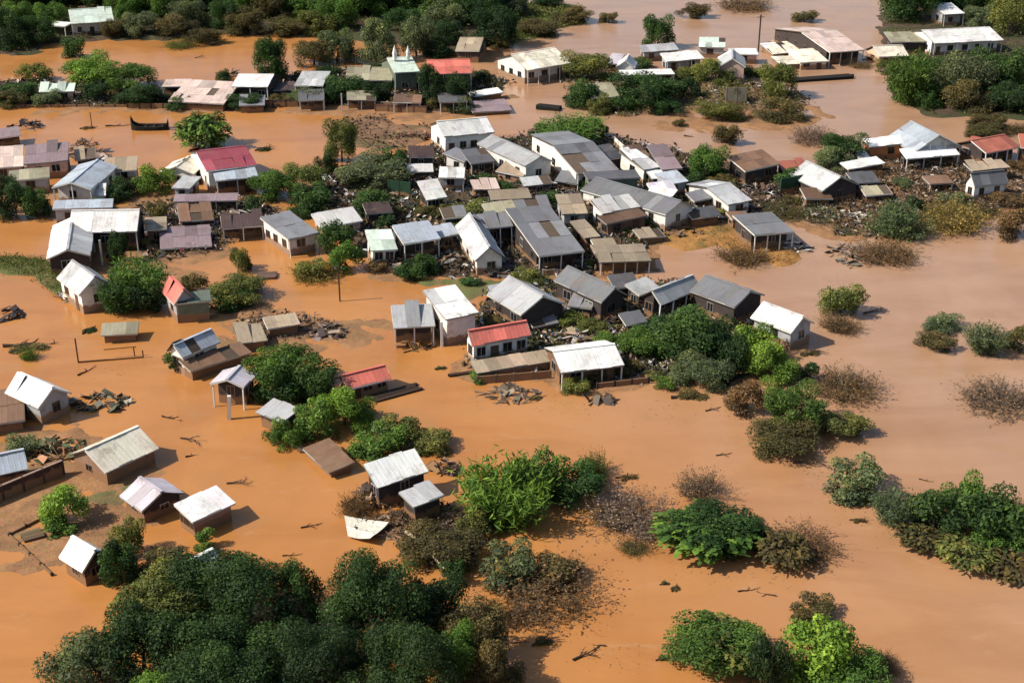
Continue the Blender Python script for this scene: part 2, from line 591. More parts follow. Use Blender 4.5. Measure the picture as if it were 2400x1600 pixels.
def plant(bbox, col, kind, label, group=None, sink=0.66, name=None):
    """bbox = outline of the crown in the photo; kind = which foliage"""
    x0, y0, x1, y1 = bbox
    i = _plant_k[0]
    _plant_k[0] += 1
    rnd = random.Random(i * 31 + 5)
    c = P((x0 + x1) / 2, (y0 + y1) / 2, 0)
    zc, rz, rx = 1.0, 1.0, 1.0
    for _ in range(4):                                    # find real size and height of the crown from its outline
        c = P((x0 + x1) / 2, (y0 + y1) / 2, zc)
        s = scale_at(c)
        rx = (x1 - x0) / 2 / s
        dep = math.atan2(CAM_H - zc, c.y)
        vv = ((y1 - y0) / 2 / s) ** 2 - (rx * math.sin(dep)) ** 2
        rz = math.sqrt(max(vv, (0.38 * rx) ** 2)) / math.cos(dep)
        rz = min(rz, 2.2 * rx)
        zc = sink * rz
    size = max(rx, rz)
    tree = size > 2.1 and kind not in "wb"
    if name is None:
        name = "tree" if tree else {"w": "drowned_brush", "b": "broad_leaved_plant", "f": "bamboo_clump"}.get(kind, "shrub")
    root = empty(name, (c.x, c.y, 0), rnd.uniform(0, 6.28))
    tag(root, label, "tree" if name.endswith("tree") else ("plant" if kind == "b" else "shrub"), group)
    kk = kind
    if kind == "c":
        kk = "s" if size < 1.5 else "m" if size < 3.0 else "l"
    me = CROWNS[kk][i % len(CROWNS[kk])]
    q = 0.90
    put("crown" if tree else "foliage", me, root, (0, 0, zc), (rnd.uniform(-.08, .08), rnd.uniform(-.08, .08), 0), (rx / q * rnd.uniform(.94, 1.04), rx / q * rnd.uniform(.85, 1.1), rz / q), jit(GREEN[col], 0.14))
    put("trunk" if tree else "stem", TRUNKS[i % 4], root, (0, 0, zc * 0.55), (0, 0, 0), (rx * 0.8, rx * 0.8, zc * 0.55 + 0.4), jit((0.10, 0.075, 0.05), .2))
    return root


def undergrowth(pts, n, col, seed, label, size=0.35):
    """low weeds on a bank: nobody could count them"""
    r = np.random.default_rng(seed)
    if len(pts) == 0:
        return
    k = r.integers(0, len(pts), n // 14 + 1)
    c = np.repeat(pts[k], 14, axis=0)[:n] + r.normal(size=(n, 3)) * np.array([0.45, 0.45, 0.0])
    c[:, 2] += np.abs(r.normal(size=n)) * size * 0.8
    nrm = r.normal(size=(n, 3)) + np.array([0, 0, 0.5])
    s = size * r.uniform(0.25, 0.7, n)
    me = leaf_mesh("undergrowth", c, nrm, rand_dirs(r, n) + np.array([0, 0, 0.4]), s, s * 0.4, np.clip(0.42 + r.normal(size=n) * 0.2, 0, 1))
    o = put("undergrowth", me, color=GREEN[col])
    tag(o, label, "weeds")
    o["kind"] = "stuff"


# ------------------------------------------------------------------ buildings
C_ = {
    "white": (0.74, 0.74, 0.72), "cream": (0.76, 0.71, 0.58), "mint": (0.58, 0.68, 0.59), "gray": (0.20, 0.205, 0.22), "lgray": (0.40, 0.41, 0.42),
    "dgray": (0.105, 0.105, 0.115), "blue": (0.40, 0.45, 0.51), "red": (0.62, 0.165, 0.125), "maroon": (0.27, 0.055, 0.075), "brown": (0.20, 0.115, 0.07),
    "dbrown": (0.065, 0.040, 0.035), "mauve": (0.25, 0.185, 0.20), "tan": (0.34, 0.27, 0.19), "pinkw": (0.60, 0.47, 0.41), "rust": (0.40, 0.13, 0.085),
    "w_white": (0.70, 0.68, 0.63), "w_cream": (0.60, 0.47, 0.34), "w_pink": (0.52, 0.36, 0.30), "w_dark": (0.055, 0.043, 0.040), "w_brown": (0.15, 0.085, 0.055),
    "w_gray": (0.36, 0.36, 0.37), "w_orange": (0.50, 0.21, 0.09), "w_green": (0.13, 0.16, 0.12), "olive": (0.30, 0.28, 0.19), "lilac": (0.52, 0.48, 0.53), "w_clay": (0.25, 0.155, 0.10), "w_rose": (0.33, 0.22, 0.18),
}
_box_cache = {}


def unit_box(mat, key):
    if key not in _box_cache:
        v, f = box_vf(-.5, .5, -.5, .5, -.5, .5)
        _box_cache[key] = mesh_from(key, v, f, mat)
    return _box_cache[key]


def bar(name, a, b, w, h, mat, key, parent, color):
    """a straight timber between two points (local to parent)"""
    a, b = Vector(a), Vector(b)
    d = b - a
    q = d.to_track_quat('X', 'Z')
    m = Matrix.Translation((a + b) / 2) @ q.to_matrix().to_4x4() @ Matrix.Diagonal((d.length, w, h, 1))
    return put(name, unit_box(mat, key), parent, color=color, mw=m)


def frame_mesh(w, h):
    key = "casing_%.2f_%.2f" % (w, h)
    if key not in _box_cache:
        t, d = 0.06, 0.05
        ps = [box_vf(-w / 2, w / 2, -d, 0.02, -h / 2, -h / 2 + t), box_vf(-w / 2, w / 2, -d, 0.02, h / 2 - t, h / 2),
              box_vf(-w / 2, -w / 2 + t, -d + .003, 0.02, -h / 2 + t, h / 2 - t), box_vf(w / 2 - t, w / 2, -d + .003, 0.02, -h / 2 + t, h / 2 - t),
              box_vf(-.025, .025, -d + .006, 0.01, -h / 2 + t, h / 2 - t)]
        _box_cache[key] = mesh_from(key, *join_vf(ps), WALL)
        v, f = box_vf(-w / 2 + .04, w / 2 - .04, -0.02, -0.008, -h / 2 + .04, h / 2 - .04)
        _box_cache[key + "p"] = mesh_from("pane_" + key, v, f, GLASS)
    return _box_cache[key], _box_cache[key + "p"]


def door_mesh(w, h):
    key = "leaf_%.2f_%.2f" % (w, h)
    if key not in _box_cache:
        ps = [box_vf(-w / 2, w / 2, -.04, .01, -h / 2, h / 2), box_vf(-w * .36, w * .36, -.055, -.04, h * .08, h * .42), box_vf(-w * .36, w * .36, -.055, -.04, -h * .42, -h * .02)]
        _box_cache[key] = mesh_from(key, *join_vf(ps), WOOD)
    return _box_cache[key]


def sheet_mesh(w, s, ribs=3):
    """one roofing sheet: trapezoid ribs, slight sag; x across, y up the slope"""
    xs, zs = [], []
    p = w / ribs
    for i in range(ribs):
        x0 = -w / 2 + i * p
        xs += [x0, x0 + p * .62, x0 + p * .72]
        zs += [0, 0, 0.009]
    xs.append(w / 2)
    zs.append(0.0)
    ys = [(-s / 2, 0.0), (0, -0.02), (s / 2, 0.0)]
    V = [(x, y, z + dz) for (y, dz) in ys for x, z in zip(xs, zs)]
    k = len(xs)
    F = [(j * k + i, j * k + i + 1, (j + 1) * k + i + 1, (j + 1) * k + i) for j in range(2) for i in range(k - 1)]
    b = len(V)
    V += [(-w / 2, -s / 2, -.02), (w / 2, -s / 2, -.02), (w / 2, s / 2, -.02), (-w / 2, s / 2, -.02)]
    F += [(b, b + 3, b + 2, b + 1)]
    F += [tuple([b, b + 1] + list(range(k - 1, -1, -1)))]
    return mesh_from("sheet", V, F, ROOF)


def house(label, A, B, C, ze, rise, typ, rc, wc, name="flooded_house", cat="house", porch=0.0, wf=None, wl=None, wr=None, door=True, ov=0.3, dmg=0.03,
          pc="w_white", rows=None, posts=None, trimc=None, group=None, seedk=0, left=None, nowall=False, tilt=None):
    rnd = random.Random(sum(ord(ch) * (i + 1) for i, ch in enumerate(label)))
    a, b = P(A[0], A[1], ze), P(B[0], B[1], ze)
    ex = (b - a).normalized()
    ey = Vector((-ex.y, ex.x, 0))
    W = (b - a).length
    if isinstance(C, (int, float)):
        D = float(C)
        if ey.y < 0:
            D = -D
    else:
        zc = ze + (rise if typ in ("mono", "gabx") else 0)
        D = (P(C[0], C[1], zc) - b).dot(ey) * (2 if typ == "gabx" else 1)
    if D < 0:
        a, b, ex, ey, D = b, a, -ex, -ey, -D
    D = min(max(D, 2.4), 22.0)
    mid = (a + b) / 2
    root = empty(name, (mid.x, mid.y, 0), math.atan2(ex.y, ex.x))
    tag(root, label, cat, group)
    jammed = (600 < A[0] < 1900 and 320 < A[1] < 650) or (1150 < A[0] < 1760 and 650 <= A[1] < 770) or (1880 < A[0] < 2300 and 330 < A[1] < 470)
    k_t = (0.06 if jammed else 0.028) if tilt is None else tilt
    root.rotation_euler = (rnd.uniform(-1, 1) * k_t, rnd.uniform(-1, 1) * k_t, math.atan2(ex.y, ex.x))
    hw = W / 2

    def zr(x, y):
        if typ == "gabx":
            return ze + rise * (1 - abs(y - D / 2) / (D / 2))
        if typ == "gaby":
            return ze + rise * (1 - abs(x) / hw)
        return ze + rise * y / D
    # ---- walls
    x0, x1, y0, y1 = -hw + ov, hw - ov, ov + porch, D - ov
    ring = [(x0, y0)]
    if typ == "gaby":
        ring += [(0, y0)]
    ring += [(x1, y0)]
    if typ == "gabx" and y0 < D / 2:
        ring += [(x1, D / 2)]
    ring += [(x1, y1)]
    if typ == "gaby":
        ring += [(0, y1)]
    ring += [(x0, y1)]
    if typ == "gabx" and y0 < D / 2:
        ring += [(x0, D / 2)]
    n = len(ring)
    V = [(x, y, -0.6) for x, y in ring] + [(x, y, zr(x, y) - 0.10) for x, y in ring]
    F = [(i, (i + 1) % n, n + (i + 1) % n, n + i) for i in range(n)]
    wcol = jit(C_[wc], .06)
    tcol = jit(tuple(c * k_ for c in C_[trimc or pc]), .08) if (k_ := rnd.choice([0.45, 0.7, 1.0]) if not trimc else 1.0) else None
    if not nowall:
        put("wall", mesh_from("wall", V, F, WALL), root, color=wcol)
    # ---- roof deck (the boards under the sheets)
    if typ == "gabx":
        slopes = [((-hw, 0), (hw, 0), (hw, D / 2), (-hw, D / 2)), ((hw, D), (-hw, D), (-hw, D / 2), (hw, D / 2))]
    elif typ == "gaby":
        slopes = [((-hw, D), (-hw, 0), (0, 0), (0, D)), ((hw, 0), (hw, D), (0, D), (0, 0))]
    else:
        slopes = [((-hw, 0), (hw, 0), (hw, D), (-hw, D))]
    dv = []
    for q in slopes:
        top = [Vector((x, y, zr(x, y) - 0.045)) for x, y in q]
        v = [tuple(p) for p in top] + [(p.x, p.y, p.z - 0.09) for p in top]
        dv.append((v, [(0, 1, 2, 3), (7, 6, 5, 4), (0, 4, 5, 1), (1, 5, 6, 2), (2, 6, 7, 3), (3, 7, 4, 0)]))
    rcol = C_[rc]
    roof = put("roof", mesh_from("roof_deck", *join_vf(dv), WOOD), root, color=(0.10, 0.075, 0.055))
    for si, q in enumerate(slopes):
        p0, p1, p2, p3 = [Vector((x, y, zr(x, y))) for x, y in q]
        ux = (p1 - p0).normalized()
        uy = (p3 - p0).normalized()
        uz = ux.cross(uy)
        Lr, S = (p1 - p0).length, (p3 - p0).length
        nr = rows or (1 if S < 4.2 else 2 if S < 9 else 3)
        ns = max(2, round(Lr / 1.45))
        sw, ss = Lr / ns, S / nr
        me = sheet_mesh(sw + 0.03, ss + 0.10)
        rowtone = [rnd.uniform(0.66, 1.16) if jammed else rnd.uniform(0.9, 1.05) for _ in range(nr)]
        scol = C_[left] if (left and typ == "gaby" and si == 0) else rcol
        for j in range(nr):
            for i in range(ns):
                u = rnd.random()
                if u < dmg * 0.25:
                    continue                                      # a sheet torn away
                tilt = rnd.uniform(-.012, .012) + (rnd.uniform(.05, .18) if u > 1 - dmg * 0.6 else 0)
                o = p0 + ux * (sw * (i + .5)) + uy * (ss * (j + .5) + rnd.uniform(-.09, .09)) + uz * (0.012 + 0.022 * j + 0.006 * (i % 2) + abs(tilt) * ss * .5)
                m = Matrix((ux, uy, uz)).transposed().to_4x4()
                m = Matrix.Translation(o) @ m @ Matrix.Rotation(tilt, 4, 'X') @ Matrix.Rotation(rnd.uniform(-.02, .02), 4, 'Z')
                pk = rnd.random()
                tone = rowtone[j] * (rnd.uniform(.62, .85) if pk < (.09 if dmg > .025 else .02) else rnd.uniform(1.1, 1.5) if pk > .94 else 1.0)
                put("roof_sheet", me, roof, color=jit(tuple(min(.8, c * tone) for c in scol), .07), mw=m)
    if typ == "gabx":
        bar("ridge_cap", (-hw, D / 2, ze + rise + .05), (hw, D / 2, ze + rise + .05), .32, .06, ROOF, "cap_box", roof, jit(rcol))
    if typ == "gaby":
        bar("ridge_cap", (0, 0, ze + rise + .05), (0, D, ze + rise + .05), .32, .06, ROOF, "cap_box", roof, jit(rcol))
    # ---- trim
    zf = -0.10
    if typ != "gaby":
        bar("fascia_board", (-hw, -.012, ze + zf), (hw, -.012, ze + zf), .03, .17, WOOD, "timber_box", root, tcol)
        for sx in (-1, 1):
            if typ == "gabx":
                bar("barge_board", (sx * (hw + .012), 0, ze + zf), (sx * (hw + .012), D / 2, ze + rise + zf), .03, .17, WOOD, "timber_box", root, tcol)
            else:
                bar("barge_board", (sx * (hw + .012), 0, ze + zf), (sx * (hw + .012), D, ze + rise + zf), .03, .17, WOOD, "timber_box", root, tcol)
    else:
        for sx in (-1, 1):
            bar("barge_board", (sx * hw, -.012, ze + zf), (0, -.012, ze + rise + zf), .03, .17, WOOD, "timber_box", root, tcol)
            bar("fascia_board", (sx * (hw + .012), 0, ze + zf), (sx * (hw + .012), D, ze + zf), .03, .17, WOOD, "timber_box", root, tcol)
    # ---- porch posts and rail
    if porch > 0.3:
        k = posts or max(2, int(W / 2.4) + 1)
        for i in range(k):
            x = -hw + .18 + (W - .36) * i / (k - 1)
            bar("post", (x, .16, -.5), (x, .16, zr(x, .16) - .12), .13, .13, WOOD, "timber_box", root, C_[pc])
    # ---- openings
    if not nowall and ze > 1.3:
        hgt = min(1.15, ze - 0.95)
        zc = max(0.35 + hgt / 2, min(ze - .35 - hgt / 2, 1.55))
        nf = wf if wf is not None else max(1, int((W - .6) / 2.6))
        nl = wl if wl is not None else max(1, int((D - .6) / 3.4))
        nrr = wr if wr is not None else max(1, int((D - .6) / 3.4))
        fm, pm = frame_mesh(rnd.choice([0.9, 1.1, 1.3]), round(hgt, 1))
        di = rnd.randrange(nf) if (door and nf > 1) else -1
        spots = [("f", i, nf) for i in range(nf)] + [("l", i, nl) for i in range(nl)] + [("r", i, nrr) for i in range(nrr)]
        for side, i, k in spots:
            t = (i + .5 + rnd.uniform(-.08, .08)) / k
            if side == "f":
                loc, rz = (x0 + (x1 - x0) * t, y0, zc), 0
            elif side == "l":
                loc, rz = (x0, y0 + (y1 - y0) * t, zc), -math.pi / 2
            else:
                loc, rz = (x1, y0 + (y1 - y0) * t, zc), math.pi / 2
            if side == "f" and i == di:
                dh = round(min(2.0, ze - .3), 1)
                put("door", door_mesh(0.95, dh), root, (loc[0], loc[1], dh / 2 - .05), (0, 0, rz), color=jit((0.12, 0.07, 0.045), .3))
                continue
            w = put("window", fm, root, loc, (0, 0, rz), color=jit(rnd.choice([(0.10, 0.085, 0.07), (0.28, 0.26, 0.23), (0.20, 0.14, 0.09), (0.45, 0.43, 0.40)]), .15))
            put("pane", pm, w)
    return root


# ------------------------------------------------------------------ wreckage
def heap(label, px, py, w, n, pal, name="debris_heap", cat="debris", h=0.8, group=None, dep=None):
    """broken boards and sheets thrown together; w = width in photo pixels"""
    rnd = random.Random(px * 7 + py)
    c = P(px, py)
    s = scale_at(c)
    r = w / 2 / s
    dy = dep or r * 0.8
    root = empty(name, c)
    tag(root, label, cat, group)
    for i in range(int(n * 1.5)):
        a, q = rnd.uniform(0, 6.28), math.sqrt(rnd.random())
        x, y = math.cos(a) * q * r, math.sin(a) * q * dy
        z = h * (1 - q) * rnd.uniform(.3, 1) + .04
        if rnd.random() < .72:
            L = rnd.uniform(.4, 1.0) * min(2.0, max(.9, r))
            m = Matrix.Translation((x, y, z)) @ Matrix.Rotation(rnd.uniform(0, 6.28), 4, 'Z') @ Matrix.Rotation(rnd.uniform(-.5, .5), 4, 'Y') @ Matrix.Rotation(rnd.uniform(0, 3), 4, 'X') @ Matrix.Diagonal((L, rnd.uniform(.08, .22), rnd.uniform(.03, .10), 1))
            put("plank", unit_box(WOOD, "timber_box"), root, color=jit(rnd.choice(pal), .2), mw=m)
        else:
            m = Matrix.Translation((x, y, z + .1)) @ Matrix.Rotation(rnd.uniform(0, 6.28), 4, 'Z') @ Matrix.Rotation(rnd.uniform(-.7, .7), 4, 'Y') @ Matrix.Rotation(rnd.uniform(-.5, .5), 4, 'X') @ Matrix.Diagonal((rnd.uniform(.6, 1.5), rnd.uniform(.5, 1.0), .03, 1))
            put("torn_sheet", unit_box(ROOF, "cap_box"), root, color=jit(rnd.choice(pal), .2), mw=m)
    return root


def branch_mesh(name, seed):
    r = random.Random(seed)
    V, F = [], []

    def limb(p, d, L, rad, lev):
        pts, q = [p], Vector(p)
        dd = Vector(d).normalized()
        for i in range(4):
            dd = (dd + Vector((r.uniform(-.25, .25), r.uniform(-.25, .25), r.uniform(-.15, .12)))).normalized()
            q = q + dd * L / 4
            q.z = max(q.z, -0.08)
            pts.append(tuple(q))
        base = len(V)
        for j, pt in enumerate(pts):
            rr = rad * (1 - j / 4.6)
            for k in range(5):
                a = 2 * math.pi * k / 5
                side = dd.cross(Vector((0, 0, 1))).normalized()
                V.append(tuple(Vector(pt) + side * rr * math.cos(a) + Vector((0, 0, 1)) * rr * math.sin(a)))
        for j in range(4):
            for k in range(5):
                F.append((base + j * 5 + k, base + j * 5 + (k + 1) % 5, base + (j + 1) * 5 + (k + 1) % 5, base + (j + 1) * 5 + k))
        if lev > 0:
            for t in (1, 2, 3):
                limb(pts[t], dd + Vector((r.uniform(-1, 1), r.uniform(-1, 1), r.uniform(-.1, .4))), L * r.uniform(.35, .6), rad * .55, lev - 1)
    limb((-.9, 0, .04), (1, .1, .05), 1.8, .09, 2)
    return mesh_from(name, V, F, BARK, True)


BRANCH = [branch_mesh("driftwood_form_%d" % i, 300 + i) for i in range(6)]
_drift_k = [0]


def drift(label, px, py, w, ang=0.0, col=(0.06, 0.04, 0.028), leafy=None, group=None, thick=1.0):
    i = _drift_k[0]
    _drift_k[0] += 1
    c = P(px, py)
    k = w / 2 / scale_at(c)
    root = empty("floating_branch", (c.x, c.y, 0.02), ang)
    tag(root, label, "branch", group)
    put("limb", BRANCH[i % 6], root, (0, 0, .02), (0, 0, 0), (k, k * .8, max(.8, k) * thick), jit(col, .2))
    if leafy:
        put("foliage", CROWNS["s"][i % 4], root, (0, 0, 0.0), (0, 0, 0), (k * .75, k * .55, min(k * .3, .45)), jit(GREEN[leafy], .15))
    return root


# rubble and flotsam: small scraps nobody could count
def make_scrap_mat():
    m, n, l, b = new_mat("scrap", 0.85, 0.2)
    at = n.new("ShaderNodeAttribute")
    at.attribute_name = "tint"
    r = ramp(n, l, at.outputs["Fac"], [(0.0, (0.02, 0.017, 0.015)), (0.30, (0.06, 0.045, 0.035)), (0.5, (0.16, 0.10, 0.065)), (0.68, (0.30, 0.22, 0.16)), (0.82, (0.34, 0.34, 0.35)), (0.93, (0.66, 0.64, 0.60)), (0.96, (0.12, 0.20, 0.34)), (0.98, (0.42, 0.10, 0.07))])
    r.color_ramp.interpolation = 'CONSTANT'
    l.new(r.outputs[0], b.inputs["Base Color"])
    return m


SCRAP = make_scrap_mat()


def rubble(pts, n, seed, label, name="rubble", size=0.5, bright=1.0, zoff=0.06, low=0.0):
    r = np.random.default_rng(seed)
    if len(pts) == 0:
        return
    k = r.integers(0, len(pts), n // 9 + 1)
    c = np.repeat(pts[k], 9, axis=0)[:n] + r.normal(size=(n, 3)) * np.array([0.8, 0.8, 0.0])
    c[:, 2] = np.maximum(c[:, 2], 0.0) + zoff + np.abs(r.normal(size=n)) * size * 0.45 * (zoff > 0.03)
    nrm = r.normal(size=(n, 3)) * (0.8 if zoff > 0.03 else 0.12) + np.array([0, 0, 0.8])
    ln = size * r.uniform(0.2, 1.0, n)
    me = leaf_mesh(name, c, nrm, rand_dirs(r, n) * np.array([1, 1, 0.4]), ln, ln * r.uniform(0.12, 0.6, n), np.clip(low + r.random(n) * (bright - low), 0, 0.99), SCRAP)
    o = put(name, me)
    tag(o, label, "rubble")
    o["kind"] = "stuff"

# ------------------------------------------------------------------ banks and muddy ground
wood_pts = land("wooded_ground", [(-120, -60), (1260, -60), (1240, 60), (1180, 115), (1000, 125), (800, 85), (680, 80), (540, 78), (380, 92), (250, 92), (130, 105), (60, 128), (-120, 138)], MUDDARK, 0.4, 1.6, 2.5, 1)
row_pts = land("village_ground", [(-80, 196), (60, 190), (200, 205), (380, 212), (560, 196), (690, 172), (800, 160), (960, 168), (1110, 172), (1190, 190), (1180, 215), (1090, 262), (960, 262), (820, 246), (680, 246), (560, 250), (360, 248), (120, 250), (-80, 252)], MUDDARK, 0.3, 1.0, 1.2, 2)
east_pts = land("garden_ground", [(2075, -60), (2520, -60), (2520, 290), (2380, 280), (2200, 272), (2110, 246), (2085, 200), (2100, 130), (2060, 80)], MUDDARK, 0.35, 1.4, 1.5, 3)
bank_pts = land("scrubby_ground", [(1195, 12), (1290, 8), (1360, 20), (1375, 44), (1330, 66), (1290, 80), (1230, 100), (1195, 110)], GRASSY, 0.3, 1.0, 1.4, 4)
isle_pts = land("island_ground", [(1330, 190), (1440, 168), (1600, 176), (1720, 190), (1870, 215), (1890, 250), (1780, 262), (1640, 258), (1500, 272), (1380, 268), (1330, 235)], MUD, 0.3, 0.8, 1.3, 5)
flat_pts = land("levee_ground", [(790, 286), (900, 276), (1000, 300), (1010, 330), (960, 350), (880, 352), (800, 340)], MUD, 0.25, 0.7, 1.2, 6)
left_pts = land("meadow_ground", [(-60, 598), (40, 602), (110, 612), (146, 640), (172, 690), (206, 706), (190, 716), (140, 690), (80, 650), (-60, 628)], GRASSY, 0.3, 0.4, 0.6, 7)
yard_pts = land("yard_ground", [(330, 486), (480, 462), (600, 470), (640, 500), (640, 545), (560, 560), (500, 590), (420, 606), (340, 600), (318, 560)], MUD, 0.3, 0.5, 1.0, 8)
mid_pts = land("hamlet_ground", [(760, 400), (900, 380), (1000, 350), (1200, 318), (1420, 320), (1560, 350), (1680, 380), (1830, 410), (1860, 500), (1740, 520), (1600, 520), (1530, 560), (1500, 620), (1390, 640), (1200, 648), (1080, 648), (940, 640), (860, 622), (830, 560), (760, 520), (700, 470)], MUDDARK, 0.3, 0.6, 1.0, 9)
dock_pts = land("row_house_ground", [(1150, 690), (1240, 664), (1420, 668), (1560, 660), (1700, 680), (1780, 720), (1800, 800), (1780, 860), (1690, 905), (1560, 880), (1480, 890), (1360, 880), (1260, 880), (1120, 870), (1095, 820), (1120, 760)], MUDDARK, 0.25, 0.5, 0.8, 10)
east2_pts = land("river_bank_ground", [(1880, 430), (2060, 380), (2240, 380), (2400, 400), (2480, 440), (2420, 470), (2340, 500), (2230, 512), (2120, 540), (2040, 560), (1960, 548), (1900, 520), (1850, 480)], MUD, 0.3, 0.6, 1.0, 12)
silt_pts = land("silt_ground", [(1525, 548), (1580, 532), (1680, 520), (1760, 540), (1860, 580), (1870, 606), (1830, 622), (1740, 604), (1680, 575), (1600, 586), (1545, 572)], ORANGEMUD, 0.18, 0.4, 0.6, 13)
lot_pts = land("lot_ground", [(955, 660), (1010, 652), (1190, 660), (1200, 672), (1120, 700), (1095, 712), (1060, 668), (1000, 672)], GRASSY, 0.2, 0.4, 0.6, 14)
shore_pts = land("shore_ground", [(540, 760), (640, 742), (740, 750), (840, 770), (800, 790), (700, 800), (620, 812), (560, 806)], MUD, 0.15, 0.4, 0.6, 15)
wreck_pts = land("wreck_ground", [(820, 1215), (930, 1190), (1060, 1180), (1130, 1240), (1120, 1300), (1080, 1330), (1010, 1320), (950, 1300), (930, 1262), (850, 1250)], MUD, 0.12, 0.3, 0.6, 16)
olive_pts = land("garden_plot_ground", [(190, 1168), (250, 1150), (320, 1128), (340, 1150), (280, 1185), (200, 1215), (170, 1200)], GRASSY, 0.10, 0.3, 0.3, 17)

def mudflat(poly, seed, grow=2.2):
    land("mudflat_ground", poly, SILTFLAT, 0.05, 0.5, 1.6, seed, 0.06, grow)


for _k, _poly in enumerate([
    [(330, 486), (480, 462), (600, 470), (640, 500), (640, 545), (560, 560), (500, 590), (420, 606), (340, 600), (318, 560)],
    [(880, 640), (1100, 648), (1390, 640), (1500, 620), (1530, 560), (1600, 530), (1740, 525), (1700, 500), (1300, 560), (900, 600)],
    [(1120, 870), (1260, 880), (1480, 890), (1560, 880), (1690, 905), (1780, 860), (1700, 820), (1400, 820), (1150, 830)],
    [(1900, 520), (1960, 548), (2040, 560), (2120, 540), (2230, 512), (2340, 500), (2420, 470), (2300, 450), (2000, 470)],
    [(120, 262), (360, 256), (680, 256), (960, 272), (1090, 270), (1180, 230), (960, 240), (300, 235)],
    [(540, 760), (640, 742), (740, 750), (880, 772), (820, 800), (700, 812), (620, 826), (560, 812)],
    [(140, 600), (250, 620), (400, 700), (500, 730), (600, 720), (480, 690), (330, 600)],
    [(-60, 1190), (60, 1180), (200, 1130), (340, 1128), (330, 1215), (200, 1300), (90, 1300), (-60, 1230)],
    [(0, 1060), (120, 1000), (180, 1040), (150, 1090), (20, 1100)],
    [(1640, 245), (1760, 240), (1900, 252), (1920, 275), (1780, 300), (1660, 300), (1560, 300)],
    [(20, 440), (240, 470), (420, 430), (480, 450), (320, 480), (100, 505)],
]):
    mudflat(_poly, 60 + _k)

undergrowth(wood_pts, 26000, "bo", 1, "brown scrub on the ground under the far wood", 0.6)
undergrowth(row_pts, 16000, "bo", 2, "trampled weeds between the far row of houses", 0.45)
undergrowth(east_pts, 9000, "ol", 3, "weeds around the long white building in the far corner", 0.5)
undergrowth(bank_pts, 7000, "ol", 4, "olive scrub on the low far bank by the river channel", 0.5)
undergrowth(isle_pts, 6000, "ol", 5, "weeds on the low island with the olive shed", 0.4)
undergrowth(mid_pts, 20000, "bo", 6, "muddy weeds between the crowded grey roofs", 0.35)
undergrowth(dock_pts, 13000, "ol", 7, "weeds behind the row of dark-fronted houses", 0.35)
undergrowth(east2_pts, 9000, "bn", 8, "dead brown weeds on the muddy river bank", 0.35)
undergrowth(left_pts, 5000, "ol", 9, "rough grass on the bank by the L-shaped white house", 0.25)
undergrowth(yard_pts, 4000, "bo", 10, "matted weeds in the wrecked yard", 0.3)
undergrowth(silt_pts, 1800, "bn", 11, "dead stalks on the orange silt spit", 0.2)
undergrowth(wreck_pts, 2600, "bn", 12, "flattened dead weeds around the fallen white sheet", 0.25)


rubble(mid_pts, 15000, 21, "scraps of wreckage strewn between the crowded grey roofs", size=.62, bright=.955)
rubble(row_pts, 7500, 22, "scraps of wreckage strewn along the far row of houses", size=.6, bright=.95)
rubble(dock_pts, 8500, 23, "scraps of wreckage strewn around the row of dark-fronted houses", size=.5)
rubble(yard_pts, 2600, 24, "scraps of wreckage strewn over the wrecked yard", size=.5)
rubble(east2_pts, 6500, 25, "scraps of wreckage strewn over the muddy river bank", size=.45, bright=.9)
rubble(isle_pts, 3200, 26, "scraps of wreckage strewn over the low island", size=.5, bright=.9)
rubble(flat_pts, 700, 27, "scraps of wreckage strewn over the muddy levee", size=.45, bright=.7)
rubble(shore_pts, 700, 28, "scraps of wreckage strewn over the mud flat with the collapsed shed", size=.4, bright=.8)
rubble(wreck_pts, 900, 29, "scraps of wreckage strewn round the fallen white panel", size=.4, bright=.75)

# ------------------------------------------------------------------ buildings, far to near
H = house
# far edge
H("small white house almost hidden in the dark trees at the top corner", (2214, 34), (2262, 32), (2258, 6), 3.0, 1.0, "mono", "white", "w_gray", porch=1)
H("mint-white gabled house standing among trees at the far wood", (166, 56), (267, 49), (258, 18), 3.2, 2.0, "gabx", "mint", "w_white", porch=1.2, dmg=.02)
H("white open carport roof beside the mint-white house in the wood", (108, 60), (152, 62), (146, 52), 2.4, .2, "mono", "white", "w_dark", name="carport", cat="carport", nowall=True, porch=.5)
H("pale tin shelter below the two green bushes near the far bank", (91, 216), (173, 214), (171, 197), 2.0, .8, "mono", "mint", "w_pink", name="tin_shelter", cat="shelter", dmg=.2)
H("low pinkish-white shed roof stretching behind the far bank", (394, 238), (524, 243), (531, 192), 1.5, 1.2, "mono", "pinkw", "w_dark", name="long_shed", cat="shed", wf=0, wl=0, wr=0)
H("tiny white open-fronted booth beside the low pinkish shed", (379, 203), (440, 203), (436, 186), 2.2, .3, "mono", "pinkw", "w_dark", name="booth", cat="booth", porch=.8, posts=2)
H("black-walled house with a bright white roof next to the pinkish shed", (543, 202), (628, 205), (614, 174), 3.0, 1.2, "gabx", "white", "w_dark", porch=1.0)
H("grey-white tin house in the tangle behind the far fence", (690, 200), (758, 202), (748, 168), 2.8, 1.0, "mono", "lgray", "w_dark", porch=.8, dmg=.2)
H("long grey-green roofed house next to the twin-spired house", (808, 188), (918, 188), (914, 157), 2.6, 1.4, "gabx", "olive", "w_dark", dmg=.1)
church = H("mint house with two little white spires on its roof", (924, 172), (983, 167), (976, 130), 4.2, 1.6, "gabx", "mint", "w_green", name="twin_spired_house", porch=1.0)
H("coral-red roofed house in the far row beside dark bushes", (1004, 174), (1106, 171), (1106, 140), 4.0, 1.3, "gabx", "red", "w_dark", porch=1.0)
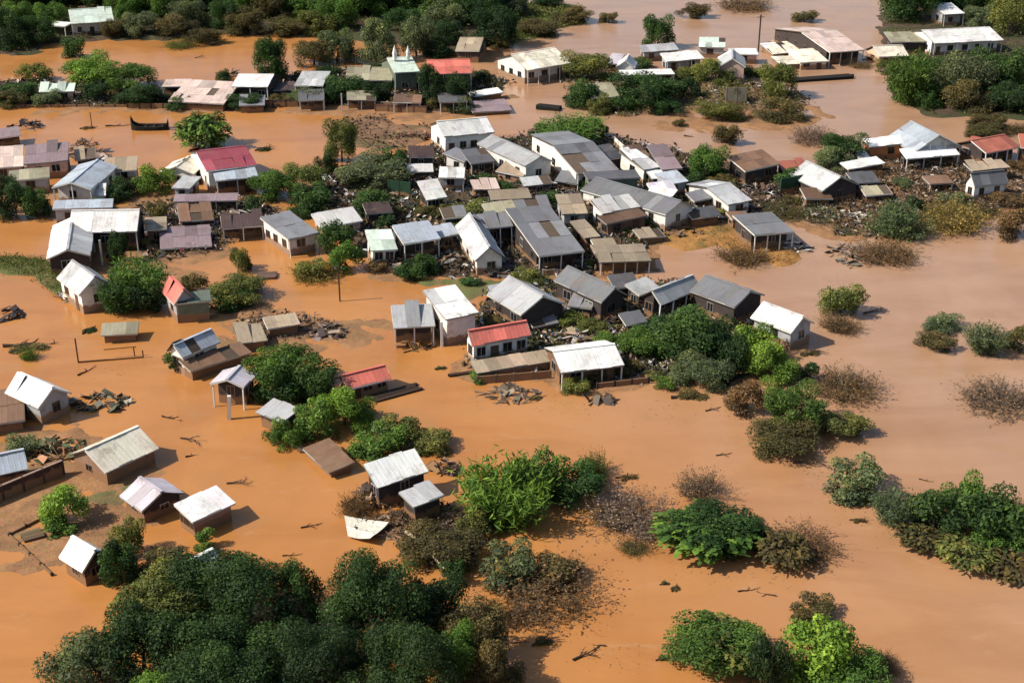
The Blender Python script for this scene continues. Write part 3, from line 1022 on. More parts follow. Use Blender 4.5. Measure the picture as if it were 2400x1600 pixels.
H("grey-brown roof peeping out of the dark trees", (1068, 118), (1124, 120), (1118, 90), 2.4, 1.3, "gabx", "tan", "w_dark")
H("cream-white house with a rounded roof and sunlit side wall", (1237, 164), (1340, 148), (1328, 108), 3.0, 1.8, "gabx", "cream", "w_white", porch=1.2)
H("long brilliant white roof on the far island houses", (1565, 144), (1652, 138), (1662, 116), 2.6, .8, "mono", "white", "w_gray", porch=1.0)
H("grey pedimented house with a pinkish side wall beside the utility pole", (1684, 156), (1748, 158), 8, 3.0, 1.6, "gaby", "lgray", "w_pink", trimc="w_white")
H("thin white slab canopy in front of the far island houses", (1459, 178), (1582, 173), (1576, 161), 2.0, .2, "mono", "white", "w_dark", name="canopy_shed", cat="shed", porch=1.0)
H("little white gabled hut at the end of the white canopy", (1443, 158), (1486, 160), 5, 2.4, 1.4, "gaby", "white", "w_white", name="gabled_hut", cat="hut")
H("pale green-grey sheet roof farthest out behind the island houses", (1638, 110), (1700, 112), (1690, 88), 2.2, .8, "mono", "mint", "w_gray")
H("grey low roof under the round-headed tree on the island", (1508, 122), (1592, 118), (1588, 102), 2.0, .6, "mono", "lgray", "w_gray", name="low_shed", cat="shed")
H("mauve roofed house with a white side roof strip on the orange flood", (1944, 124), (2026, 116), (1990, 68), 2.8, 1.6, "gabx", "pinkw", "w_dark", porch=1.2, left=None)
H("low cream flat-roofed annex beside the mauve roofed house", (1876, 146), (1942, 144), (1920, 116), 1.6, .3, "mono", "cream", "w_white", name="annex", cat="annex", wf=2)
H("broken cream roof half sunk next to the cream annex", (1812, 126), (1880, 122), (1872, 98), 0.9, .5, "mono", "cream", "w_cream", name="sunken_shed", cat="shed", dmg=.3, wf=0, wl=0, wr=0)
H("long grey-green roof joining the long white building", (2090, 99), (2184, 98), (2180, 74), 2.8, .8, "mono", "olive", "w_dark", name="side_building", cat="building")
H("long white building with white posts above the dense garden trees", (2190, 104), (2352, 92), (2332, 62), 3.0, 1.4, "gabx", "white", "w_white", porch=1.2, name="long_building", cat="building")
H("small cream pointed roof at the edge of the garden trees", (2060, 134), (2130, 130), (2100, 106), 1.4, 1.4, "gabx", "cream", "w_cream", name="cream_hut", cat="hut")
H("olive beige shed sitting in the trees of the low island", (1386, 230), (1454, 227), (1442, 192), 2.0, .9, "mono", "olive", "w_dark", name="garden_shed", cat="shed")
# left side, upper
H("mauve-grey roofed house at the edge by the orange inlet", (57, 384), (160, 377), (151, 332), 2.6, 1.2, "mono", "mauve", "w_pink", wl=1)
H("pinkish roof cut by the photo edge beside the mauve-grey roof", (-40, 396), (54, 388), (50, 340), 2.4, 1.0, "mono", "pinkw", "w_pink")
H("dark roof with a yellowish ridge at the photo edge by the far bank", (-60, 330), (50, 318), (42, 296), 1.6, .6, "mono", "mauve", "w_dark", name="edge_shed", cat="shed")
H("pale blue-grey house with a ridge running away from the viewer", (121, 440), (213, 443), (206, 388), 2.8, .9, "gaby", "blue", "w_white", porch=.9)
H("tiny bright white lean-to joined to the pale blue-grey house", (214, 460), (248, 458), (240, 432), 1.5, .9, "mono", "white", "w_white", name="lean_to", cat="lean-to", wf=0, wl=0, wr=0)
H("beige-grey low house with a white awning by the orange inlet", (242, 402), (321, 399), (318, 368), 2.2, 1.0, "mono", "tan", "w_white", porch=.8)
H("cream tent-like gabled roof next to the round green bush", (374, 404), (452, 408), (440, 380), 1.9, 1.0, "gaby", "cream", "w_white", name="gabled_shed", cat="shed")
H("small grey kiosk in front of the cream gabled roof", (402, 440), (444, 442), (440, 412), 2.0, .3, "mono", "lgray", "w_gray", name="kiosk", cat="kiosk")
H("maroon roofed white house at the tip of the orange inlet", (484, 402), (602, 386), (576, 340), 3.4, 1.4, "gabx", "maroon", "w_white", dmg=.08)
H("white-blue porch roof along the front of the maroon roofed house", (506, 424), (606, 414), (600, 392), 2.6, .5, "mono", "blue", "w_dark", name="porch", cat="porch", porch=.9, nowall=False)
H("long white wing of the L-shaped house, its eave toward the viewer", (160, 544), (321, 541), (321, 492), 3.0, 1.8, "gabx", "white", "w_dark", porch=.6, name="long_wing_house", dmg=.02)
H("white cross wing of the L-shaped house, grey slope on one side", (110, 606), (212, 598), (210, 526), 2.6, 1.0, "gaby", "lgray", "w_dark", name="cross_wing_house", left="white", dmg=.02)
H("grey roofed white cottage below the L-shaped house, among trees", (134, 650), (187, 692), (233, 656), 2.6, 1.7, "gabx", "lgray", "w_white", dmg=.02)
H("tiny steep red roofed cottage behind the feathery trees", (381, 683), (408, 712), (450, 696), 2.6, 1.6, "gabx", "red", "w_gray")
H("dark green-grey shed joined to the tiny red roofed cottage", (410, 712), (494, 704), (478, 690), 2.6, .3, "mono", "w_green", "w_green", name="garden_shed", cat="shed", wf=0)
# left side, middle
H("white and grey roofed house with a brown lean-to, walls streaked white", (428, 838), (516, 800), (492, 772), 2.3, 1.1, "gabx", "blue", "w_white", dmg=.15)
H("brown lean-to roof below the white and grey roofed house", (447, 872), (590, 824), (566, 802), 1.2, .5, "mono", "brown", "w_dark", name="lean_to", cat="lean-to", wf=0, wl=0, wr=0)
H("small lilac-white shed with one tall white wall post in the water", (492, 900), (570, 908), (582, 872), 2.6, .7, "gaby", "lilac", "w_dark", name="lilac_shed", cat="shed", porch=.8)
H("white house with a grey gable end facing the open orange water", (90, 954), (168, 920), 5.4, 2.2, 1.4, "gaby", "white", "w_gray", wf=1, door=False, dmg=.03)
H("brown sheet roof at the photo edge beside the grey gabled house", (-60, 1000), (58, 984), (30, 908), 1.3, .9, "mono", "brown", "w_dark", name="edge_shed", cat="shed", wf=0, wl=0, wr=0)
H("grey curved roof at the photo edge behind the long dark wall", (-90, 1128), (66, 1096), (20, 1060), 1.6, 1.2, "gabx", "blue", "w_dark", wf=0)
H("large cream roofed house with a dark flank and a lit gable end", (247, 1108), (371, 1048), (304, 1006), 1.6, 1.4, "gabx", "cream", "w_clay", dmg=.03, wf=0, door=False)
H("weathered grey roofed shed between the cream house and the white box house", (281, 1160), (333, 1198), (383, 1156), 1.5, 1.0, "gabx", "lilac", "w_dark", name="weathered_shed", cat="shed", dmg=.1)
H("square pinkish-walled box house with a white roof near the big trees", (451, 1222), (551, 1177), (478, 1151), 1.8, .5, "mono", "white", "w_rose", wf=0, wl=2, dmg=.1)
H("white roofed hut with a grey back slope near the bottom corner", (139, 1304), (194, 1340), (236, 1298), 1.7, 1.3, "gabx", "white", "w_dark", name="gabled_hut", cat="hut")
H("white roof poking out behind the big dark trees", (440, 1366), (522, 1322), (490, 1294), 1.9, 1.0, "gabx", "white", "w_dark", wf=0)
# middle band
H("long grey round-shouldered house with white side wall by the orange channel", (677, 562), (749, 546), (704, 484), 2.6, .9, "mono", "gray", "w_white", porch=.5, wl=3)
H("low bright white roof behind the garden trees", (753, 534), (852, 519), (831, 484), 2.0, .8, "mono", "white", "w_pink")
H("mint-white house with white framed windows facing the channel", (867, 588), (929, 582), (896, 540), 2.4, .9, "mono", "mint", "w_white", wf=2, door=False)
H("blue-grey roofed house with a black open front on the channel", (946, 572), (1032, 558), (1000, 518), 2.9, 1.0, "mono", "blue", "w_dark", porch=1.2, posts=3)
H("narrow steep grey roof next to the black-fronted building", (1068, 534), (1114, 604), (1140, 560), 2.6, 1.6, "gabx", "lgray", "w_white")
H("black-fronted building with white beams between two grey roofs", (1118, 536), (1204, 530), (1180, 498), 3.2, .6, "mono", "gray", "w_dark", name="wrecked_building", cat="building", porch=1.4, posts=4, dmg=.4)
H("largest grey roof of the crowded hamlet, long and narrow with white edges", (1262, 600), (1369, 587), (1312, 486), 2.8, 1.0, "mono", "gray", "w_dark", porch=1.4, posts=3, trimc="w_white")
H("pale beige roof behind the largest grey roof", (1318, 502), (1378, 499), (1356, 454), 2.4, .8, "mono", "tan", "w_gray", dmg=.1)
H("grey-brown roof squeezed beside the largest grey roof", (1372, 558), (1408, 554), (1386, 510), 2.0, .5, "mono", "tan", "w_brown", name="narrow_shed", cat="shed")
H("low tan flat roof on the water's edge with a black open front", (1406, 616), (1526, 609), (1490, 572), 1.8, .4, "mono", "tan", "w_dark", porch=1.0, posts=5, wf=0)
H("crumpled white sheet roof between the grey roofs", (1412, 500), (1502, 484), (1466, 456), 2.8, .8, "mono", "white", "w_white", dmg=.5, name="wrecked_shed", cat="shed")
H("brown timber-walled shed under the crumpled white roof", (1424, 524), (1520, 506), (1506, 492), 2.3, .4, "mono", "brown", "w_brown", name="timber_shed", cat="shed")
H("long dark grey roof ending in a white gable with a window", (1560, 506), (1630, 482), 16, 2.6, 1.3, "gaby", "gray", "w_white", wf=1, door=False, wl=3)
H("far grey roofed house with a white sunlit flank", (1353, 408), (1450, 397), (1390, 334), 3.0, 1.2, "gabx", "gray", "w_white", porch=1.0, wl=3)
H("dark green-grey barn wall house in the heart of the hamlet", (1376, 424), (1500, 414), (1490, 396), 3.0, .4, "mono", "dgray", "w_green", name="barn", cat="barn", wf=1)
H("white-grey barrel-shaped house with a pale curved flank", (1230, 390), (1296, 376), 13, 3.0, 1.0, "gaby", "lgray", "w_white")
H("tall white barn with a long roof and a row of dark windows", (1040, 322), (1158, 308), (1148, 273), 3.2, 1.4, "gabx", "white", "w_white", wf=4, name="white_barn", cat="barn", dmg=.01)
H("small slate-grey roof in front of the tall white barn", (1087, 379), (1115, 364), (1093, 334), 2.2, .6, "mono", "gray", "w_white", name="small_shed", cat="shed")
H("dark maroon-brown roofed shed beside the tall white barn", (957, 369), (1017, 367), (1012, 342), 2.4, 1.0, "mono", "dbrown", "w_dark", name="dark_shed", cat="shed")
H("white sheet roof hanging over the wreckage below the dark shed", (1000, 468), (1048, 462), (1034, 420), 2.3, 1.2, "mono", "white", "w_dark", name="sheet_shelter", cat="shelter", porch=.8)
H("white flat roof above the hanging white sheet", (1028, 416), (1088, 416), (1086, 394), 2.5, .4, "mono", "white", "w_gray", name="flat_shed", cat="shed", porch=.6)
H("mauve-brown rounded roof at the back edge of the hamlet", (1552, 398), (1600, 395), (1590, 336), 2.6, 1.3, "mono", "mauve", "w_dark")
H("white ruined strip house beside the mauve-brown roof", (1506, 398), (1548, 390), (1530, 346), 2.6, .6, "mono", "white", "w_white", dmg=.4, name="ruined_house")
H("pale blue-grey slab roof below the mauve-brown roof", (1564, 432), (1615, 425), (1598, 397), 2.2, .6, "mono", "blue", "w_gray", name="slab_shed", cat="shed")
H("broad brown roofed house beside the round green tree", (1748, 400), (1830, 385), (1796, 350), 2.6, 1.0, "mono", "brown", "w_dark")
H("pale grey gabled house behind the isolated grey roof", (1708, 479), (1763, 469), (1712, 428), 2.2, 1.0, "gabx", "lgray", "w_white")
H("isolated grey roofed house with a wrecked porch at the river edge", (1769, 553), (1863, 543), (1826, 489), 2.6, .7, "mono", "gray", "w_dark", porch=1.2, posts=4)
# right side, upper
H("grey gabled house with collapsed dark front on the river bank", (1930, 446), (2016, 434), 9, 2.4, 1.6, "gaby", "lgray", "w_dark", wf=1)
H("white oval-looking low roof with a dark red wall on the bank", (1990, 394), (2075, 384), (2064, 372), 1.8, .3, "mono", "white", "w_brown", name="low_shed", cat="shed")
H("orange-walled box house with a white roof and a dark doorway", (2040, 342), (2134, 336), (2136, 318), 2.6, .3, "mono", "white", "w_orange", wf=1, door=True, name="box_house")
H("tall silver-grey gabled house on the river bank", (2146, 354), (2256, 346), 9, 2.8, 2.1, "gaby", "blue", "w_white", porch=.6)
H("white sheet porch leaning off the silver-grey gabled house", (2126, 372), (2250, 362), (2244, 344), 2.2, .8, "mono", "white", "w_dark", name="porch", cat="porch", porch=1.0)
H("red tiled roof house at the edge beyond the river bank", (2312, 360), (2392, 344), (2366, 312), 2.4, 1.2, "gabx", "rust", "w_dark", porch=.8)
H("second red roof cut by the photo edge beyond the bank", (2392, 346), (2470, 350), (2460, 318), 2.4, 1.0, "mono", "rust", "w_dark")
H("red roof wing touching the silver-grey gabled house", (2254, 344), (2318, 356), (2322, 326), 2.2, .9, "mono", "rust", "w_dark", name="wing_house")
H("small white gabled cottage with a dark roof on the muddy shore", (2284, 440), (2364, 428), (2354, 398), 2.3, 1.6, "gabx", "dgray", "w_white", wf=2, wl=1)
# centre
H("grey roofed wing with white edges on the open orange water", (922, 768), (1019, 762), (1014, 710), 2.6, 1.0, "mono", "lgray", "w_dark", porch=1.4, posts=3, name="wing_house", trimc="w_white")
H("bright white roofed house rising above its grey wing", (1044, 748), (1121, 732), (1077, 666), 3.4, 1.0, "mono", "white", "w_white", dmg=.01, wf=0)
H("red roofed white house with a white gutter and blue windows", (1106, 810), (1244, 784), (1226, 752), 2.6, 1.2, "gabx", "red", "w_white", wf=4, dmg=.02)
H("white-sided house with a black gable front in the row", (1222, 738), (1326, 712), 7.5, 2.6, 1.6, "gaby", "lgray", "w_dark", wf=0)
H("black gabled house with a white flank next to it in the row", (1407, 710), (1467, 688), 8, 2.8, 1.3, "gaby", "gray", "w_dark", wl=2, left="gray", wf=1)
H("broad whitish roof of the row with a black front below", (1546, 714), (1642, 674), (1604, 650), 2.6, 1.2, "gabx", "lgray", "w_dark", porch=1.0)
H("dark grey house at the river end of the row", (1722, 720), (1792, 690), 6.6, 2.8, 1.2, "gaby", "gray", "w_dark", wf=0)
H("small white house with a grey gable alone beside the river", (1856, 779), (1910, 757), 5.8, 2.4, 1.3, "gaby", "white", "w_gray", wf=1, door=False)
H("white roofed house standing in brown water below the red house", (1315, 873), (1462, 854), (1427, 808), 2.2, 1.0, "gabx", "white", "w_brown", porch=1.1, posts=4, dmg=.02)
H("low grey terrace roof between the red house and the white roofed house", (1118, 872), (1296, 846), (1280, 824), 1.2, .2, "mono", "tan", "w_gray", name="terrace", cat="terrace", wf=0, wl=0, wr=0)
H("small red roofed house half buried in bushes by open water", (815, 911), (917, 886), (900, 856), 1.5, .9, "gabx", "red", "w_rose", wf=3, dmg=.02)
H("white and grey shed roof among the bushes below the red roof", (601, 964), (662, 990), (722, 967), 1.7, .5, "mono", "lgray", "w_dark", name="bush_shed", cat="shed", wf=0, wl=0, wr=0)
H("flat brown roof nearly awash beside the bushes", (710, 1051), (772, 1107), (829, 1079), 0.8, .25, "mono", "brown", "w_dark", name="sunken_shed", cat="shed", wf=0, wl=0, wr=0, dmg=.0)
H("wrecked house with a patched white roof and splintered planks", (884, 1142), (1004, 1103), (970, 1063), 2.5, 1.2, "mono", "white", "w_dark", dmg=.2, name="wrecked_house")
H("small grey lean-to on the front of the wrecked house", (970, 1186), (1042, 1160), (1012, 1134), 2.1, .3, "mono", "lgray", "w_dark", name="lean_to", cat="lean-to", wf=0, wl=0, wr=0)
H("dark half-collapsed shed with a muddy roof on the mud flat", (628, 770), (704, 758), (690, 738), 1.4, .3, "mono", "tan", "w_dark", name="collapsed_shed", cat="shed", wf=0, wl=0, wr=0, dmg=.2)
H("olive-brown rounded shed out in the orange water", (236, 786), (322, 780), (314, 760), 1.1, .4, "mono", "olive", "w_brown", name="brown_shed", cat="shed", wf=0, wl=0, wr=0)

# further crowded sheds and wrecks
H("pale beige sheet roof behind the black-fronted building", (1152, 470), (1246, 462), (1240, 440), 1.8, .6, "mono", "tan", "w_gray", name="low_shed", cat="shed", tilt=.05)
H("tan patched roof touching the black-fronted building's back", (1142, 500), (1214, 492), (1206, 470), 1.9, .5, "mono", "olive", "w_dark", name="patched_shed", cat="shed", tilt=.06, dmg=.3)
H("low white-based shed under the dark maroon-brown roof", (954, 404), (1016, 402), (1014, 386), 1.6, .5, "mono", "white", "w_dark", name="low_shed", cat="shed", tilt=.04, wf=0)
H("dark slate box behind the far grey roofed house", (1404, 376), (1462, 368), (1442, 338), 2.6, .6, "mono", "dgray", "w_dark", name="slate_shed", cat="shed", tilt=.05)
H("brown plank box between the grey roofs and the mauve-brown roof", (1486, 370), (1526, 366), (1522, 336), 2.2, .5, "mono", "brown", "w_brown", name="plank_shed", cat="shed", tilt=.05)
H("black wreck of a box beside the slate-grey roof before the barn", (1104, 384), (1160, 378), (1150, 346), 2.2, .5, "mono", "dgray", "w_dark", name="black_shed", cat="shed", porch=.6, tilt=.06, dmg=.3)
H("tilted pale roof leaning off the barrel-shaped house", (1160, 402), (1224, 412), (1214, 372), 1.6, .9, "mono", "tan", "w_pink", name="tilted_shed", cat="shed", tilt=.10, dmg=.2)
H("slumped grey roof below the far grey house's eave", (1300, 424), (1352, 430), (1346, 404), 1.5, .6, "mono", "gray", "w_dark", name="slumped_shed", cat="shed", tilt=.10, dmg=.2)
H("black shed leaning on the grey gabled bank house", (2002, 430), (2064, 426), (2058, 400), 2.0, .6, "mono", "dgray", "w_dark", name="black_shed", cat="shed", tilt=.06)
H("low olive hut with a pale ridge below the black bank shed", (2030, 458), (2092, 454), (2086, 438), 1.5, .5, "mono", "olive", "w_dark", name="low_hut", cat="hut", tilt=.05)
H("brown ruin with pale scraps beside the grey gabled bank house", (1886, 468), (1950, 462), (1940, 440), 1.5, .6, "mono", "brown", "w_brown", name="brown_ruin", cat="ruin", tilt=.10, dmg=.4)
H("beige broken roof behind the small white gabled cottage", (2280, 400), (2368, 392), (2332, 374), 2.2, .5, "mono", "tan", "w_dark", name="broken_shed", cat="shed", tilt=.07, dmg=.35)
H("dark hut between the silver-grey house and the small cottage", (2180, 432), (2236, 428), (2230, 408), 1.6, .4, "mono", "brown", "w_dark", name="dark_hut", cat="hut", porch=.6, tilt=.06)
H("tan rounded ruin behind the pale blue-grey house", (178, 374), (228, 370), (222, 342), 1.8, .8, "mono", "tan", "w_dark", name="tan_ruin", cat="ruin", tilt=.09, dmg=.3)
H("grey-green block below the mauve-grey roof at the edge", (20, 424), (116, 416), (112, 392), 2.4, .3, "mono", "olive", "w_gray", name="grey_block", cat="house", tilt=.02)
H("mauve flat roof strip above the wrecked yard", (406, 474), (556, 468), (550, 456), 2.0, .2, "mono", "mauve", "w_dark", name="flat_shed", cat="shed", porch=.6, tilt=.03)
H("blue-grey back roof behind the long white wing", (122, 492), (262, 484), (258, 468), 2.6, .4, "mono", "blue", "w_gray", name="back_shed", cat="shed")
H("crushed mauve roof collapsed in the wrecked yard", (376, 584), (496, 574), (478, 532), 0.9, .5, "mono", "mauve", "w_dark", name="crushed_shed", cat="shed", tilt=.08, dmg=.5, wf=0, wl=0, wr=0)
H("brown box shed at the corner of the wrecked yard", (338, 540), (390, 536), (384, 506), 2.2, .3, "mono", "tan", "w_brown", name="box_shed", cat="shed", tilt=.05)
H("rust-brown wreck on the far side of the wrecked yard", (420, 520), (500, 512), (480, 480), 1.6, .6, "mono", "brown", "w_dark", name="rusty_shed", cat="shed", tilt=.10, dmg=.5)
H("dark open shed next to the long grey round-shouldered house", (520, 536), (618, 528), (604, 500), 2.0, .5, "mono", "dbrown", "w_dark", name="open_shed", cat="shed", porch=1.0, tilt=.05, dmg=.3)
H("mauve slab roof awash at the end of the far row", (1108, 264), (1200, 258), (1190, 234), 0.7, .3, "mono", "mauve", "w_dark", name="awash_shed", cat="shed", tilt=.04, wf=0, wl=0, wr=0)
H("thin white slab roof behind the mauve slab roof", (1108, 226), (1180, 218), (1176, 206), 1.2, .3, "mono", "white", "w_dark", name="slab_shed", cat="shed", tilt=.04)
H("dark framed hut in the far row behind the white posts", (700, 236), (760, 234), (752, 212), 2.0, .4, "mono", "dgray", "w_dark", name="framed_hut", cat="hut", porch=.8, tilt=.05, dmg=.3)
H("dark low hut in the far row below the grey-green long roof", (812, 236), (880, 234), (872, 212), 1.8, .4, "mono", "olive", "w_dark", name="low_hut", cat="hut", porch=.8, tilt=.05, dmg=.3)
H("black stilted hut below the coral-red roofed house", (1030, 240), (1096, 238), (1090, 216), 2.2, .3, "mono", "dgray", "w_dark", name="stilted_hut", cat="hut", porch=1.0, tilt=.03)
H("reddish plank hut below the mint spired house", (920, 240), (986, 240), (980, 222), 1.9, .3, "mono", "brown", "w_pink", name="plank_hut", cat="hut", porch=.9, tilt=.04)
H("grey patched roof between two row houses", (1498, 692), (1548, 674), (1530, 648), 2.0, .6, "mono", "lgray", "w_dark", name="patched_shed", cat="shed", tilt=.08, dmg=.3)
H("slumped grey-brown roof between the first row houses", (1330, 716), (1386, 724), (1374, 690), 1.8, .6, "mono", "gray", "w_dark", name="slumped_shed", cat="shed", tilt=.10, dmg=.3)
H("dark lean-to at the rear of the row beside the broad whitish roof", (1440, 676), (1500, 668), (1488, 648), 2.0, .6, "mono", "dgray", "w_dark", name="rear_shed", cat="shed", tilt=.06)
H("grey roof behind the white-sided row house", (1160, 706), (1222, 696), (1212, 668), 2.0, .7, "mono", "lgray", "w_gray", name="rear_shed", cat="shed", tilt=.07, dmg=.2)
H("tan mud-caked ruin beside the collapsed shed", (560, 806), (626, 796), (618, 756), 1.2, .5, "mono", "tan", "w_cream", name="mud_ruin", cat="ruin", tilt=.06, dmg=.3, wf=0, wl=0, wr=0)
H("mauve low roof on the island beside the white gabled hut", (1420, 148), (1450, 150), (1452, 126), 1.6, .6, "mono", "lilac", "w_gray", name="island_hut", cat="hut", tilt=.04)
H("small pale roof between the island houses and the pole", (1712, 128), (1778, 128), (1774, 114), 2.0, .3, "mono", "white", "w_pink", name="pale_shed", cat="shed", tilt=.02)
H("pale shed at the photo edge behind the far garden", (2366, 160), (2440, 170), (2430, 148), 1.8, .5, "mono", "blue", "w_gray", name="edge_shed", cat="shed")
H("cream sheet roof beside the cream annex on the orange flood", (1830, 152), (1878, 150), (1862, 130), 1.0, .3, "mono", "cream", "w_pink", name="cream_shed", cat="shed", tilt=.05, dmg=.3, wf=0, wl=0, wr=0)
H("twisted white sheet wreck beside the long dark grey roof", (1500, 470), (1560, 480), (1548, 440), 2.0, .8, "mono", "white", "w_dark", name="twisted_shed", cat="shed", tilt=.12, dmg=.4)
H("dark slanting roof under the neat round green tree", (1630, 470), (1690, 462), (1676, 440), 1.8, .5, "mono", "gray", "w_dark", name="slanting_shed", cat="shed", tilt=.08, dmg=.2)
H("grey roof scrap between the tan flat roof and the silt spit", (1500, 560), (1560, 552), (1546, 530), 1.0, .4, "mono", "tan", "w_dark", name="scrap_shed", cat="shed", tilt=.08, dmg=.4, wf=0, wl=0, wr=0)
H("pale blue roof between the blue-grey roof and the narrow steep roof", (1030, 556), (1078, 548), (1066, 520), 2.2, .6, "mono", "blue", "w_dark", name="blue_shed", cat="shed", tilt=.05, dmg=.1)

H("slumped dark roof behind the blue-grey roofed house", (1040, 512), (1096, 506), (1086, 484), 1.8, .6, "mono", "gray", "w_dark", name="slumped_shed", cat="shed", tilt=.10, dmg=.3)
H("broken white-grey roof in front of the barrel-shaped house", (1230, 436), (1296, 430), (1288, 408), 1.7, .6, "mono", "lgray", "w_dark", name="broken_shed", cat="shed", tilt=.10, dmg=.4)
H("black slab roof beneath the dark green-grey barn", (1400, 462), (1470, 454), (1462, 434), 1.8, .3, "mono", "dgray", "w_dark", name="slab_shed", cat="shed", tilt=.07, dmg=.2)
H("crooked lilac roof behind the twisted white sheet", (1530, 452), (1588, 446), (1576, 424), 2.0, .6, "mono", "lilac", "w_dark", name="crooked_shed", cat="shed", tilt=.10, dmg=.2)
H("low black roof along the shadow of the window gable", (1622, 512), (1690, 504), (1680, 484), 1.4, .4, "mono", "dgray", "w_dark", name="low_shed", cat="shed", tilt=.08, dmg=.3)
H("small brown lean-to between grey gable and isolated grey house", (1716, 516), (1762, 512), (1754, 492), 1.5, .4, "mono", "brown", "w_dark", name="small_lean_to", cat="lean-to", tilt=.08, dmg=.2)
H("collapsed grey sheet roof behind the largest grey roof", (1212, 494), (1292, 486), (1284, 464), 1.9, .5, "mono", "gray", "w_gray", name="collapsed_shed", cat="shed", tilt=.09, dmg=.4)
H("tilted tan roof at the foot of the squeezed grey-brown roof", (1396, 588), (1450, 582), (1440, 562), 1.4, .5, "mono", "tan", "w_dark", name="tilted_shed", cat="shed", tilt=.10, dmg=.3)
H("black shed jammed between mint-white and blue-grey houses", (926, 566), (956, 562), (950, 540), 1.8, .4, "mono", "dgray", "w_dark", name="black_shed", cat="shed", tilt=.05)
H("dark patched roof behind the low bright white roof", (858, 502), (920, 496), (910, 472), 2.0, .5, "mono", "dbrown", "w_dark", name="patched_shed", cat="shed", tilt=.08, dmg=.3)
H("pinkish broken roof on the mud behind the pink rubble", (1110, 446), (1170, 440), (1162, 420), 1.4, .5, "mono", "pinkw", "w_dark", name="broken_shed", cat="shed", tilt=.11, dmg=.4)
H("narrow white lean-to against the mauve-brown rounded roof", (1528, 420), (1566, 416), (1558, 396), 1.9, .5, "mono", "white", "w_dark", name="narrow_lean_to", cat="lean-to", tilt=.07, dmg=.2)
H("rusty low roof behind the broad brown roofed house", (1836, 400), (1896, 394), (1886, 374), 1.6, .5, "mono", "rust", "w_dark", name="rusty_shed", cat="shed", tilt=.07, dmg=.3)
H("grey scrap roof on the bank behind the dark evergreen", (2012, 372), (2040, 370), (2036, 350), 1.6, .4, "mono", "lgray", "w_dark", name="scrap_shed", cat="shed", tilt=.08)
H("brown shed jammed between the two far orange pools' houses", (640, 212), (692, 210), (684, 190), 2.0, .4, "mono", "dbrown", "w_dark", name="brown_shed", cat="shed", tilt=.05, dmg=.2)
H("dark shed between the pinkish shed and the long far fence", (560, 248), (620, 246), (612, 226), 1.4, .4, "mono", "gray", "w_dark", name="dark_shed", cat="shed", tilt=.07, dmg=.3)
H("half-sunk grey roof between the row and the red roofed house", (1250, 764), (1310, 756), (1300, 738), 1.1, .4, "mono", "gray", "w_dark", name="sunken_shed", cat="shed", tilt=.09, dmg=.3, wf=0, wl=0, wr=0)
H("small black hut in front of the broad whitish roof", (1470, 760), (1520, 754), (1510, 732), 1.6, .4, "mono", "dgray", "w_dark", name="black_hut", cat="hut", tilt=.09, dmg=.2)


# two spires on the mint house (parts of it)
def spire(parent, x, y, z, h, r):
    V = [(math.cos(a) * r, math.sin(a) * r, 0) for a in [i * math.pi / 3 for i in range(6)]] + [(0, 0, h)]
    V += [(x_ * .8, y_ * .8, -1.2) for x_, y_, _ in V[:6]]
    F = [(i, (i + 1) % 6, 6) for i in range(6)] + [(7 + i, 7 + (i + 1) % 6, (i + 1) % 6, i) for i in range(6)]
    put("spire", mesh_from("spire", V, F, WALL), parent, (x, y, z), color=C_["w_white"])


spire(church, -1.2, 4.0, 6.9, 1.5, .45)
spire(church, 1.3, 4.0, 6.9, 1.3, .4)


# ------------------------------------------------------------------ walls, poles, fences, wreckage
def pole(label, px, py, h, r=.12, arm=1.6, col=(.10, .075, .055), name="utility_pole", lean=0.0):
    c = P(px, py)
    root = empty(name, c)
    root.rotation_euler = (0, lean, 0.15)
    tag(root, label, "pole")
    bar("post", (0, 0, -.8), (0, 0, h), r * 2, r * 2, WOOD, "timber_box", root, col)
    if arm:
        bar("crossarm", (-arm / 2, 0.02, h - .5), (arm / 2, 0.02, h - .5), .1, .12, WOOD, "timber_box", root, col)
        for k in (-.42, 0, .42):
            bar("insulator", (k * arm, .02, h - .44), (k * arm, .02, h - .2), .07, .07, WALL, "plaster_box", root, (.5, .5, .5))


pole("dark utility pole standing in the far brown water", 1777, 122, 7.5)
pole("slim brown pole in the orange channel by the yellow scrub", 797, 706, 4.6, .09, 0.9)
pole("white post by the far fence, nearer the twin-spired house", 802, 262, 3.2, .10, 0, (.62, .6, .56), "gate_post")
pole("white post by the far fence, farther from the twin-spired house", 761, 258, 3.0, .09, 0, (.55, .5, .45), "gate_post")
pole("thin dark pole in the inlet near the dark hull", 216, 302, 2.8, .06, 0)
pole("tall white post at the corner of the bright white house", 1036, 812, 3.0, .14, 0, (.7, .7, .68), "corner_post")
pole("grey-white post of the L-shaped house yard", 241, 622, 3.4, .12, 0, (.42, .44, .38), "corner_post")
pole("leaning white post standing in water by the lilac shed", 537, 982, 2.6, .18, 0, (.62, .58, .52), "corner_post", .08)


